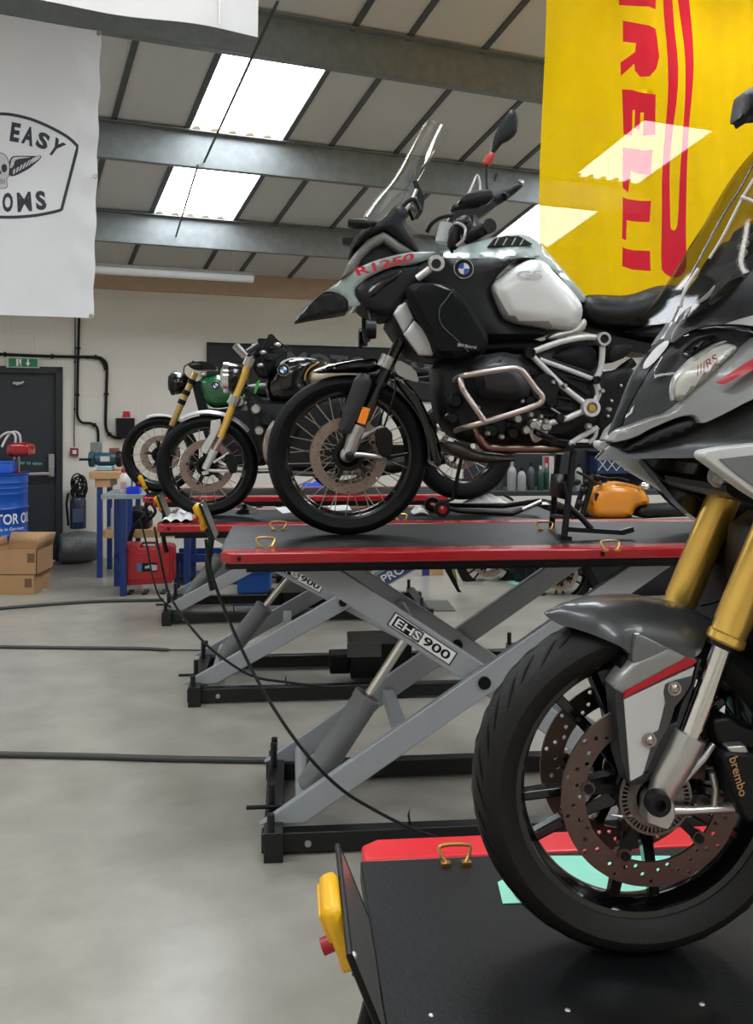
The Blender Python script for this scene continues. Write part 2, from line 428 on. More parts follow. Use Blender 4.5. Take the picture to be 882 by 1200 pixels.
# roof boards between joint strips, leaving the rooflights open
ribs = [-7.6, -6.9, -6.05, -5.4, -4.75, -4.25, -3.65, -3.06, -2.22, -1.79, -1.17, -.5, .1, .75, 1.6, 2.1, 2.7, 3.3, 3.9, 4.56, 5.4, 6.0, 6.7, 7.4, 8.2, 8.9]
pur = [.0, -1.42, -3.03, -4.62, -6.22, -7.82, -9.42, -11.4, -13.0, -14.6]
sky_x = [(-6.9, -6.05), (-3.06, -2.22), (.75, 1.6), (4.56, 5.4)]
sky_y = [(-1.42, -4.62), (-6.22, -9.42), (-11.4, -14.6)]  # only the first row is in view; the others added to light the room
xs = [XL] + ribs + [XR]; m = MB()
ys = [.25, -1.42, -4.62, -6.22, -9.42, -10.4, -11.4, -14.6, YB]
for i in range(len(xs) - 1):
    for j in range(len(ys) - 1):
        a, c_ = xs[i], xs[i + 1]; y0, y1 = ys[j], ys[j + 1]
        if any(abs(a - s[0]) < .01 for s in sky_x) and any(abs(y0 - s[0]) < .01 for s in sky_y): continue
        m.add([(a, y0, rz(y0)), (c_, y0, rz(y0)), (c_, y1, rz(y1)), (a, y1, rz(y1)), (a, y0, rz(y0) + .08), (c_, y0, rz(y0) + .08), (c_, y1, rz(y1) + .08), (a, y1, rz(y1) + .08)],
              [(0,1,2,3),(4,7,6,5),(0,4,5,1),(1,5,6,2),(2,6,7,3),(3,7,4,0)])
struct('ceiling', FW, m, roofm, 'off-white sloping roof lining boards')
m = MB()
for x in ribs:
    for y0, y1 in ((.0, -10.4), (-10.4, YB)):
        m.bar((x, y0, rz(y0) - .008), (x, y1, rz(y1) - .008), .045, .016)
struct('trim_2', FW, m, ribm, 'dark joint strips between the roof boards')
n = 0
for y0, y1 in sky_y:
    for a, c_ in sky_x:
        n += 1; N = 11
        def fn(u, v, a=a, c_=c_, y0=y0, y1=y1):
            y = y0 + (y1 - y0) * v
            return Vector((a + (c_ - a) * u, y, rz(y) + .03 + .018 * math.cos(u * 2 * math.pi * 5.5)))
        struct('window_%d' % n, FW, MB().grid(fn, 66, 6), skym, 'bright corrugated rooflight, rows out of view added for light')
# stained closure strips where the corrugated rooflights meet the purlins
clos = mat('stained_closure', (150, 132, 108), .8, noise=.4, nscale=25)
for yq in (-1.44, -3.05):
    for a, c_ in sky_x:
        m = MB()
        for i in range(5):
            x = a + (c_ - a) * (i + .5) / 5.5; h_ = .035
            m.add([(x - .06, yq, rz(yq) - .01), (x + .06, yq, rz(yq) - .01), (x + .015, yq - .05, rz(yq - .05) + .015), (x - .02, yq - .04, rz(yq - .04) + .012)], [(0, 1, 2, 3)])
        o = struct('trim_40', FW, m, clos, 'stained strip at the end of the rooflight', solid=.004)
# Z purlins
n = 2
for y in pur[1:]:
    n += 1; zt = rz(y); m = MB()
    m.box(XL, XR, y - .004, y + .004, zt - .29, zt); m.box(XL, XR, y - .004, y + .07, zt - .294, zt - .286)
    m.box(XL, XR, y - .07, y + .004, zt - .012, zt - .004); m.box(XL, XR, y + .062, y + .07, zt - .29, zt - .27)
    struct('trim_%d' % n, FW, m, galv, 'galvanised steel roof purlin')
# thin sag wires under the rooflight
def wire(p, q, lab):
    a = FW.P(*p); b_ = FW.P(*q)
    one('sag_rod', lab, 'rod', FW, a, MB().tube([a, b_], .009, 6), mat('dark_wire', (70, 72, 72), .5, metal=.4), group='thin rods under the rooflight')
wire((326, 0, 6.0), (239, 190, 3.05), 'thin dark rod crossing below the upper rooflight')
wire((232, 193, 3.05), (206, 277, 1.45), 'thin dark rod crossing below the lower rooflight')

# door
framem = mat('dark_door_frame', (38, 43, 48), .4); doorm = mat('dark_grey_door', (44, 49, 55), .42, noise=.05)
m = MB(); m.box(dw0, dw0 + .07, -.02, .12, 0, dz); m.box(dw1 - .07, dw1, -.02, .12, 0, dz); m.box(dw0, dw1, -.02, .12, dz - .07, dz)
door = struct('door_1', FW, MB().box(dw0 + .07, dw1 - .07, .03, .08, .01, dz - .07), doorm, 'dark grey steel fire exit door')
struct('door_frame', FW, m, framem, parent=door, bevel=.004)
h = FW.P(60, 546, 0); b0 = FW.P(10, 557, 0); m = MB()
m.box(h.x - .03, h.x + .03, -.03, .04, h.z - .12, h.z + .13); m.bar((dw0 + .1, -.05, b0.z + .01), (h.x, -.05, b0.z + .01), .03, .03); m.box(h.x - .02, h.x + .02, -.07, 0, b0.z - .02, h.z)
struct('push_bar', FW, m, silv, parent=door, bevel=.004)
a = FW.P(22, 449, 0); m = MB(); m.box(a.x - .06, a.x + .04, -.0, .03, a.z - .012, a.z + .012); m.bar((a.x - .03, -.03, a.z - .02), (a.x + .05, -.03, a.z + .015), .02, .02)
struct('door_closer', FW, m, silv, parent=door)
vs, fs = glyphs('Push bar to open', .01); q = [(10, 539), (49, 541), (49, 546), (10, 545)]
struct('lettering', FW, MB().add([FW.P(*bil(q, u, v), -.028) for u, v in vs], fs), mat('green_letter', (120, 205, 175), .5), parent=door)

# emergency exit sign
s = T('exit_sign', 'green emergency exit sign with running figure and arrow above the dark door', 'sign', FW, FW.P(26, 425, .0))
s.part('sign_box', MB().box(FW.P(7, 425).x, FW.P(46, 425).x, -.06, 0, FW.P(26, 431, .06).z, FW.P(26, 418.5, .06).z), mat('sign_body', (190, 196, 190), .4), bevel=.004)
s.shell('sign_face', [(10, 419.5), (44, 420.5), (44, 430), (10, 429.5)], mat('exit_green', (18, 120, 72), .4), w=.062, back=.003, sm=0)
m = MB()
for q in ([(19,420.5),(21.5,420.5),(21.5,429),(19,428.8)], [(22.5,420.6),(25,420.6),(25,429),(23.9,429),(23.9,425),(22.5,427)], [(31.8,421),(33.6,421),(33.6,425),(35.6,425),(32.7,429.2),(29.8,425),(31.8,425)]):
    shellmb(FW, q, w=.065, back=.001, sm=0, mb=m, step=0)
s.part('pictogram', m, whitep)

# conduits on the wall
def pipe(pts, r, lab, grp='black conduits on the wall'):
    P = curve([FW.P(p[0], p[1], .03) for p in pts], 5)
    m = MB().tube(P, r, 8)
    acc = 0
    for i in range(1, len(P)):
        acc += (P[i] - P[i - 1]).length
        if acc > .45:
            acc = 0; d = (P[i] - P[i - 1]).normalized(); m.tube([P[i] - d * .012, P[i] + d * .012], r * 1.7, 8)
    one('cable_conduit', lab, 'conduit', FW, P[0], m, blk, group=grp)
pipe([(-60,410),(-20,414),(45,417),(80,418),(112,418.5),(120,421),(125,428),(125,450),(124,480),(124,500),(128,509),(136,513),(143,513)], .016, 'black conduit running over the exit sign then down to the black isolator switch')
pipe([(100,419),(115,420),(121,426),(123.5,434)], .013, 'short black cable curving inside the corner of the long conduit')
pipe([(93,360),(92,400),(91,440),(90.5,475),(91,488),(96,495),(106,496),(113,500),(115,508),(115,520)], .014, 'black conduit dropping from behind the white banner to the bench grinder')
pipe([(88,360),(88,440),(87,500),(87,524)], .006, 'thin grey cable running down to the red fire call point')
s = T('fire_call_point', 'small red fire alarm call point on the cream wall beside the door', 'alarm', FW, FW.P(87, 529, 0))
s.shell('call_box', [(82.5,525),(92,525.5),(92,534.5),(82.5,534)], mat('dull_red', (120, 52, 46), .5), w=.05, back=.05, sm=0, bevel=.004)
s.shell('call_face', [(85,527.5),(89.5,527.5),(89.5,532),(85,532)], whitep, w=.053, back=.004, sm=0)
s = T('isolator_switch', 'black electrical isolator box with red knob above the left wheels', 'switch', FW, FW.P(147, 500, 0))
s.shell('switch_box', [(137,490),(158,490),(158,498),(153,514),(138,513)], blk, w=.12, back=.12, sm=0, bevel=.01)
s.shell('knob', [(145,482),(152,482),(153,489),(144,489)], mat('red_knob', (190, 30, 38), .4), w=.12, back=.05, sm=0, bevel=.005)

# black banner on the wall behind the bikes
s = T('wall_banner', 'black fabric banner with grey block letters on the wall behind the motorcycles', 'banner', FW, FW.P(243, 403, 0), )
w0 = FW.P(242, 402, .03); w1 = FW.P(520, 440, .03)
zt = FW.P(242, 401, .03).z; zb = zt - .68
def wrp(x, z): return .006 * math.sin(x * 9 + z * 5) + .004 * math.sin(x * 23 - z * 11)
s.part('fabric', MB().grid(lambda u, v: Vector((w0.x + (w1.x - w0.x) * u, -.03 + wrp(w0.x + (w1.x - w0.x) * u, zt - .68 * v), zt - .68 * v)), 60, 14), mat('black_fabric', (30, 31, 34), .6, noise=.1), solid=.004)
s.text('lettering', 'MOTORRAD', [(336,411.0),(520,427),(520,452),(336,431)], .045, mat('grey_letter', (96, 98, 102), .6), bold=.035)

# white club banner
yb = 4.68; ZT = rz(-4.62) - .3
def cl1(x, z): return .012 * math.sin(x * 6 + 1) * math.sin(z * 2.1) + .01 * math.sin(x * 14 + z * 3) * max(0, 1 - abs(z - 2.6)) * .5
wb = T('hanging_banner', 'white hanging banner with winged skull badge and the word EASY', 'banner', FW, FW.P(60, 200, yb), 'white banners hanging from the roof')
xr0 = FW.P(118.5, 38, yb).x; xr1 = FW.P(109, 372, yb).x; z0_ = FW.P(118, 36, yb).z; z1_ = FW.P(108, 373, yb).z
Wd = 1.5
def ban(u, v):
    e = .012 * math.sin(v * 40) * (u > .93)
    x = (xr0 * (1 - v) + xr1 * v) - Wd * (1 - u) + e * .5; z = z0_ + (z1_ - z0_) * v + .03 * math.sin(u * math.pi * 1.) * (1 - v) * -1 * (1 if v < .2 else 0) * 0
    return Vector((x, -yb + cl1(x, z) + e, z))
fabw = cloth('white_flag_cloth', (236, 236, 238), .0, .4)
wb.part('fabric', MB().grid(ban, 60, 60), fabw, angle=180)
inkm = mat('dark_blue_grey_ink', (50, 58, 68), .6)
def stroke(pts, wd, m, w=yb + .004):
    "a printed line of given pixel width"
    P = [Vector(p) for p in pts]; vs = []; 
    for i, p in enumerate(P):
        d = (P[min(i + 1, len(P) - 1)] - P[max(0, i - 1)]).normalized(); n_ = Vector((-d.y, d.x)) * wd / 2
        for q in (p + n_, p - n_):
            g = FW.P(q.x, q.y, w); vs.append(g + Vector((0, cl1(g.x, g.z), 0)))
    return m.add(vs, [(2 * i, 2 * i + 1, 2 * i + 3, 2 * i + 2) for i in range(len(P) - 1)])
S = 120 / 882.
def z5(pts): return [(x * S, 120 + y * S) for x, y in pts]
m = MB()
stroke(curve(z5([(-620,330),(-500,240),(-300,145),(-120,110),(0,102),(120,112),(280,150),(450,220),(590,300),(672,378)]), 5), 3.6, m)
stroke(z5([(672,374),(528,930)]), 3.6, m)
stroke(curve(z5([(528,926),(440,950),(300,975),(150,986),(0,986),(-200,980),(-400,950)]), 4), 3.6, m)
wb.part('badge_outline', m, inkm)
def ban_text(txt, q, bold=.045):
    wb.text('lettering', txt, [z5([p])[0] for p in q], yb, inkm, bold=bold, off=.004, ripple=cl1)
ban_text('E', [(102,172),(182,188),(158,348),(80,336)]); ban_text('A', [(225,202),(300,222),(278,385),(180,350)])
ban_text('S', [(345,240),(440,290),(395,420),(298,375)]); ban_text('Y', [(480,296),(572,362),(475,480),(395,425)])
ban_text('O', [(20,778),(112,776),(112,945),(20,945)]); ban_text('M', [(143,778),(262,770),(278,938),(152,946)], .022); ban_text('S', [(300,764),(385,764),(405,928),(312,930)])
# winged skull
m = MB()
def blob(pts, w, mb_, sm=1): return shellmb(FW, z5(pts), w=w, back=None, sm=sm, ripple=cl1, mb=mb_, step=4 if sm else 3)
skull = [(-60,520),(-55,470),(-25,440),(5,436),(40,452),(66,490),(80,540),(78,590),(72,640),(55,650),(58,700),(62,722),(40,740),(0,738),(-40,700),(-50,640),(-62,600)]
wing = [(76,520),(95,472),(130,460),(230,462),(300,462),(358,458),(352,480),(330,505),(300,530),(255,570),(200,600),(140,630),(85,640),(76,600)]
blob(wing, yb + .004, m); blob([(x * 1.05 + 2, 588 + (y - 588) * 1.03) for x, y in skull], yb + .0045, m)
wb.part('winged_skull_outline', m, inkm)
m = MB(); blob(skull, yb + .006, m)
blob([(90,530),(104,482),(130,470),(225,470),(270,474),(200,482),(150,490),(125,505),(120,540),(100,565),(84,570)], yb + .006, m)
for i in range(8):
    x0, y0 = 110 + i * 26, 622 - i * 15
    blob([(x0, y0), (x0 + 16, y0 - 8), (x0 + 22 + i * 6, y0 - 52 - i * 4), (x0 + 4 + i * 6, y0 - 40 - i * 4)], yb + .006, m, 0)
blob([(255,505),(290,475),(352,462),(335,490),(290,515)], yb + .006, m)
wb.part('winged_skull_fill', m, mat('white_flag_print', (214, 214, 214), .7))
m = MB(); blob([(10,548),(35,528),(58,540),(62,580),(45,604),(18,598)], yb + .008, m); blob([(-40,545),(-20,530),(-5,545),(-6,590),(-30,600),(-42,580)], yb + .008, m); blob([(-2,600),(6,582),(14,606),(8,624)], yb + .008, m)
for x in (5, 20, 36): blob([(x, 660), (x + 5, 660), (x + 5, 700), (x, 700)], yb + .008, m, 0)
wb.part('skull_eye', m, inkm)
for p in ((115.5, 39), (112, 206), (107, 370)):
    c_ = FW.P(p[0], p[1], yb); wb.part('eyelet', MB().lathe([(.006, -.006), (.014, -.006), (.014, .006), (.006, .006)], c_, n=14, close=True), steel)
# top white banner
yt = 6.3
tb_ = T('hanging_banner', 'plain white banner edge hanging from the roof at the top left corner', 'banner', FW, FW.P(150, 20, yt), 'white banners hanging from the roof')
xr = FW.P(303, 40, yt).x; zb_ = FW.P(303, 43, yt).z; zt_ = rz(-6.22) - .28
tb_.part('fabric', MB().grid(lambda u, v: Vector((xr - 1.9 * (1 - u), -yt + .015 * math.sin(u * 17 + v * 3) * v, zb_ + (zt_ - zb_) * (1 - v) + (.006 * math.sin(u * 9) if v == 1 else 0))), 60, 14), fabw, angle=180)
c_ = FW.P(256, 20, yt); tb_.part('seam', MB().box(c_.x - .004, c_.x + .004, -yt - .024, -yt - .018, zb_ + .02, zt_), mat('white_seam', (220, 220, 220), .7))

# yellow banner
yy = 6.35
def cl2(x, z):
    return .035 * math.sin(x * 7.5 + z * 1.2) * (.4 + .6 * (z > 0)) + .018 * math.sin(x * 17 - z * 2.3 + 1) + .006 * math.sin(x * 41 + z * 4)
yb2 = T('hanging_banner', 'yellow tyre maker banner with large red letters reading downwards', 'banner', FW, FW.P(760, 200, yy))
bx0 = FW.P(636, 200, yy).x; bx1 = bx0 + 1.62; bz0 = FW.P(760, 352, yy).z; bz1 = rz(-6.22) - .28
fy = cloth('yellow_flag_cloth', (242, 200, 14), YT, .42); fr_ = cloth('red_flag_print', (218, 44, 62), YT, .42)
def yfab(u, v):
    x = bx0 + (bx1 - bx0) * u; z = bz1 + (bz0 - bz1) * v; return Vector((x + .01 * math.sin(z * 3) * (1 - u), -yy + cl2(x, z), z))
# red shapes are printed: cut as their own pieces of the same sheet, so the yellow sheet has openings there
LET = [[(730,-10),(766,-14),(766,12),(730,3)],
 [(733,22),(767,34),(770,45),(773,66),(770,80),(762,89),(752,89),(745,82),(744,74),(731,87),(731,71),(745,60),(746,50),(733,47)],
 [(732,103),(769.5,110),(769.5,157),(758.5,157),(758.5,130),(754.5,130),(754.5,151),(746,149),(746,128),(742.5,128),(742.5,158),(733,156)],
 [(732,172),(767.5,174.5),(766.5,204),(743,199),(740,224),(729.5,220)],
 [(729,231),(767,234),(766,259),(738,257),(736,281),(727,280)],
 [(728,290),(766,293),(766,317),(727.5,312)]]
loop = [(774,-20),(784,-20),(786,30),(789,75),(788,110),(784,160),(782,200),(783.5,266),(786,270.5),(790,270),(792,262),(791,205),(793,150),(796,110),(797,70),(792,10),(790,-20),(800,-20),(806,70),(805,110),(800.5,160),(799,200),(800,245),(801.5,280),(803.5,312),(801,320),(796,325),(787,325),(779,321),(775,314),(775,240),(775,205),(779,150),(781,110),(780,60),(775,10)]
def planexy(p): v = FW.P(p[0], p[1], yy); return (v.x, v.z)
outer = []
for k in range(20): outer.append((bx0 + (bx1 - bx0) * k / 20, bz0))
for k in range(20): outer.append((bx1, bz0 + (bz1 - bz0) * k / 20))
for k in range(20): outer.append((bx1 - (bx1 - bx0) * k / 20, bz1))
for k in range(20): outer.append((bx0, bz1 + (bz0 - bz1) * k / 20))
def dens(poly, s=.05):
    o = []
    for i in range(len(poly)):
        a, b_ = Vector(poly[i]), Vector(poly[(i + 1) % len(poly)]); k = max(1, int((b_ - a).length / s))
        o += [tuple(a.lerp(b_, j / k)) for j in range(k)]
    return o
ho = [dens([planexy(p) for p in L_]) for L_ in LET]; ho.append(dens([planexy(p) for p in smooth(loop, 1)]))
st = lambda x, z, d: Vector((x, -yy + cl2(x, z), z))
m = MB(); plate(m, outer, ho, st, step=.035); yb2.part('fabric', m, fy, angle=180)
for h_ in ho[:-1]:
    m = MB(); plate(m, h_, [], st, step=.03); yb2.part('lettering', m, fr_, angle=180)
m = MB(); plate(m, ho[-1], [], st, step=.03); yb2.part('long_loop_mark', m, fr_, angle=180)

# fluorescent fittings
def tube_light(p0, p1, w, lit, label, hooks=None, L=None):
    a = FW.P(*p0, w); b_ = FW.P(*p1, w); b_ = Vector((b_.x, b_.y, a.z)) if L is None else a + Vector((L, 0, 0))
    s = T('fluorescent_light', label, 'ceiling light', FW, a, 'fluorescent tube lights hung below the roof')
    s.part('diffuser', MB().tube([a + Vector((.01, 0, 0)), b_ - Vector((.01, 0, 0))], .05, 14), mat('tube_lit' if lit else 'tube_unlit', (240, 244, 246), .35, emis=(255, 250, 240), estr=TUBE_E if lit else .0, trans=0), angle=50)
    s.part('housing', MB().box(a.x, b_.x, a.y - .045, a.y + .045, a.z + .02, a.z + .06), mat('fitting_grey', (176, 180, 182), .5), bevel=.006)
    for x in ((a.x + .2, b_.x - .35) if hooks is None else hooks):
        s.part('hanger', MB().tube([(x, a.y, a.z + .05), (x, a.y, rz(a.y))], .004, 6), whitep)
tube_light((60, 312), (297, 326), 1.0, False, 'long grey tube light near the back wall, unlit', hooks=[FW.P(137, 300, 1.).x, FW.P(273, 300, 1.).x])
tube_light((760, 35), (900, 60), 4.9, True, 'lit tube light seen through the yellow banner', L=1.5)
for i, (x, y, g) in enumerate(((-5.2, -6.9, 'a'), (-1.2, -6.9, 'b'), (4.3, -6.9, 'c'), (-4.2, -12.6, 'd'), (0.2, -12.6, 'e'), (4.6, -12.6, 'f'))):  # unseen tube lights added overhead to brighten the room
    a = Vector((x, y, 4.05)); s = T('fluorescent_light', 'added lit tube light hung from the roof out of view', 'ceiling light', FW, a, 'added overhead tube lights')
    s.part('diffuser', MB().tube([a, a + Vector((1.5, 0, 0))], .05, 12), mat('tube_lit', (215, 220, 222), .35, emis=(255, 250, 240), estr=TUBE_E), angle=50)
    s.part('housing', MB().box(a.x, a.x + 1.5, a.y - .045, a.y + .045, a.z + .02, a.z + .07), mat('fitting_grey', (176, 180, 182), .5))
    for q in (.2, 1.3): s.part('hanger', MB().tube([(x + q, y, 4.1), (x + q, y, rz(y))], .004, 6), whitep)
# ================================================================== shared pieces: discs, wheels, lifts
def circ(cx, cy, r, n=10, a0=0): return [(cx + r * math.cos(a0 + 2 * math.pi * i / n), cy + r * math.sin(a0 + 2 * math.pi * i / n)) for i in range(n)]
_disc = {}
def disc_mb(ro, ri, holes=True, th=.005, nh=14):
    k = (ro, ri, holes)
    if k in _disc: return _disc[k]
    hs = [circ(0, 0, ri, 60)]
    if holes:
        for g in range(nh):
            a = 2 * math.pi * g / nh
            for j, (fr_, da) in enumerate(((.2, .0), (.5, .11), (.8, .22), (.35, .31))):
                r_ = ri + (ro - ri) * fr_; hs.append(circ(r_ * math.cos(a + da), r_ * math.sin(a + da), .0042, 8))
    m = MB(); plate(m, circ(0, 0, ro, 72), hs, lambda x, y, d: Vector((x, -th / 2, y)), step=0, back=lambda x, y, d: Vector((x, th / 2, y)))
    # mounting ears
    for g in range(5):
        a = 2 * math.pi * g / 5 + .5
        m.add([], []); c_ = Vector((math.cos(a) * (ri - .004), 0, math.sin(a) * (ri - .004)))
        m.lathe([(.004, -.006), (.012, -.006), (.012, .006), (.004, .006)], c_, n=12, close=True)
    _disc[k] = m
    return m
def mesh_of(name, mb, m, **kw):
    o = finish(name, mb, m, (0, 0, 0), **kw); return o
def wheel(t, px, py, RO, W, kind='wire', discs=(.16,), dw=.07, spokes=28, rimm=None, spm=None, tread=False, hubm=None, yaw=0, rot=.3, sect=.068, discmat=None, rear=False):
    fr = t.fr; c = fr.P(px, py, 0); e = t.sub('wheel', c); e.rotation_euler = (0, 0, yaw)
    rimm = rimm or blkg; spm = spm or steel; hubm = hubm or blkm
    def put(name, mb, m, **kw):
        o = finish(name, mb, m, (0, 0, 0), **kw); o.parent = e; return o
    Rr = RO - sect; w = W / 2
    half = [(Rr, .70), (Rr + .008, .80), (Rr + .022, .93), (RO - .035, 1.), (RO - .022, .93), (RO - .011, .72), (RO - .003, .4)]
    prof = [(r, -k * w) for r, k in half] + [(RO, 0)] + [(r, k * w) for r, k in half[::-1]]
    m = MB().lathe(prof, n=72, close=True)
    if tread:
        m.use(1)
        def surf(a, k):   # k -1..1 across
            ak = abs(k)
            xs_ = [(.0, RO), (.4, RO - .003), (.72, RO - .011), (.93, RO - .022), (1., RO - .035)]
            for (k0, r0), (k1, r1) in zip(xs_, xs_[1:]):
                if ak <= k1: r_ = r0 + (r1 - r0) * (ak - k0) / (k1 - k0); break
            return Vector(((r_ + .0012) * math.cos(a), k * w, (r_ + .0012) * math.sin(a)))
        N = 40
        for i in range(N):
            a = 2 * math.pi * i / N
            for s_ in (-1, 1):
                P = [surf(a + j * .035 + (0 if s_ > 0 else .07), s_ * (.15 + .1 * j + (.1 if i % 2 else 0))) for j in range(6)]
                vs = []
                for j, p in enumerate(P):
                    tw = .0028 * math.sin(math.pi * (j + .6) / 6.2); q = Vector((-p.z, 0, p.x)).normalized() * tw + Vector((0, s_ * -tw, 0)); vs += [p + q, p - q]
                m.add(vs, [(2 * j, 2 * j + 1, 2 * j + 3, 2 * j + 2) for j in range(5)])
        put('tyre', m, [rub2, rubflat])
    elif kind == 'wire':
        m.use(1); N = 46
        for i in range(N):
            a = 2 * math.pi * i / N
            for s_ in (-1, 1):
                for k0, k1, da in ((.42, .9, .0),):
                    vs = []
                    for (kk, rr, aa) in ((.45, RO - .0045, a), (.8, RO - .0135, a + .03)):
                        for d in (-.006, .006): vs.append(Vector(((rr + .0022) * math.cos(aa + d), s_ * kk * w, (rr + .0022) * math.sin(aa + d))))
                    m.add(vs, [(0, 1, 3, 2)])
        put('tyre', m, [rub, rubflat])
    else: put('tyre', m, rub)
    rp = [(Rr + .004, -.72 * w), (Rr + .004, -.66 * w), (Rr - .010, -.60 * w), (Rr - .014, -.35 * w), (Rr - .022, -.2 * w), (Rr - .024, 0), (Rr - .022, .2 * w), (Rr - .014, .35 * w), (Rr - .010, .60 * w), (Rr + .004, .66 * w), (Rr + .004, .72 * w)]
    put('rim', MB().lathe(rp + [(Rr - .002, .5 * w), (Rr - .002, -.5 * w)], n=72, close=True), rimm)
    put('hub', MB().lathe([(.0, -.055), (.022, -.055), (.024, -.045), (.05, -.04), (.05, -.03), (.028, -.02), (.028, .02), (.05, .03), (.05, .04), (.024, .045), (.022, .055), (0, .055)], n=28), hubm)
    if kind == 'wire':
        base = []
        for sd in (-1, 1):
            for tg in (-1, 1):
                a = .55 * tg; p0 = Vector((.047 * math.cos(a), .034 * sd, .047 * math.sin(a))); p1 = Vector((Rr - .012, .006 * sd + .016 * sd, .0))
                base.append(MB().tube([p0, p0.lerp(p1, .9), p1], [.0022, .0022, .0036], 6))
        pro = [finish('spoke', b_, spm) for b_ in base]
        for i in range(spokes):
            k = i % 4; o = pro[k] if i < 4 else pro[k].copy()
            if i >= 4: C.objects.link(o)
            o.parent = e; o.rotation_euler = (0, 2 * math.pi * i / spokes + (.035 if k in (1, 2) else -.035), 0)
    else:
        m = MB(); rr = Rr - .016
        m.add([(.035, -.02, -.02), (.035, .02, -.02), (.035, .02, .02), (.035, -.02, .02), (rr, -.012, -.009), (rr, .012, -.009), (rr, .012, .009), (rr, -.012, .009),
               (rr * .55, -.014, -.010), (rr * .55, .014, -.010), (rr * .55, .014, .010), (rr * .55, -.014, .010)],
              [(0,1,2,3),(0,4+4,5+4,1),(1,9,10,2),(2,10,11,3),(3,11,8,0),(8,4,5,9),(9,5,6,10),(10,6,7,11),(11,7,4,8),(4,7,6,5)])
        p = finish('spoke', m, rimm, bevel=.004)
        for i in range(spokes):
            o = p if i == 0 else p.copy()
            if i: C.objects.link(o)
            o.parent = e; o.rotation_euler = (0, rot + (i // 2) * 4 * math.pi / spokes + (.18 if i % 2 else -.18), 0)
    for ro in discs:
        ri = ro * .74
        first = None
        for s_ in ((-1, 1) if not rear else (1,)):
            o = mesh_of('brake_disc', disc_mb(ro, ri), discmat or disc_m) if first is None else first.copy()
            if first is not None: C.objects.link(o)
            first = o; o.parent = e; o.location = (0, s_ * dw, 0)
            cm = MB().lathe([(.045, -.006), (.062, -.006), (.062, .006), (.045, .006)], (0, s_ * (dw - .006), 0), n=28, close=True)
            for g in range(5):
                a = 2 * math.pi * g / 5 + .5; d = Vector((math.cos(a), 0, math.sin(a)))
                cm.bar(d * .055 + Vector((0, s_ * (dw - .006), 0)), d * (ri - .004) + Vector((0, s_ * (dw - .002), 0)), .016, .01, up=(0, 1, 0))
                cm.lathe([(0, s_ * .004), (.008, s_ * .004), (.008, s_ * .010), (0, s_ * .010)], d * (ri - .004) + Vector((0, s_ * dw, 0)), n=10)
            put('disc_carrier', cm, blkm)
    put('axle', MB().lathe([(0, -dw - .012), (.012, -dw - .012), (.012, dw + .012), (0, dw + .012)], n=16), silv)
    return e, c

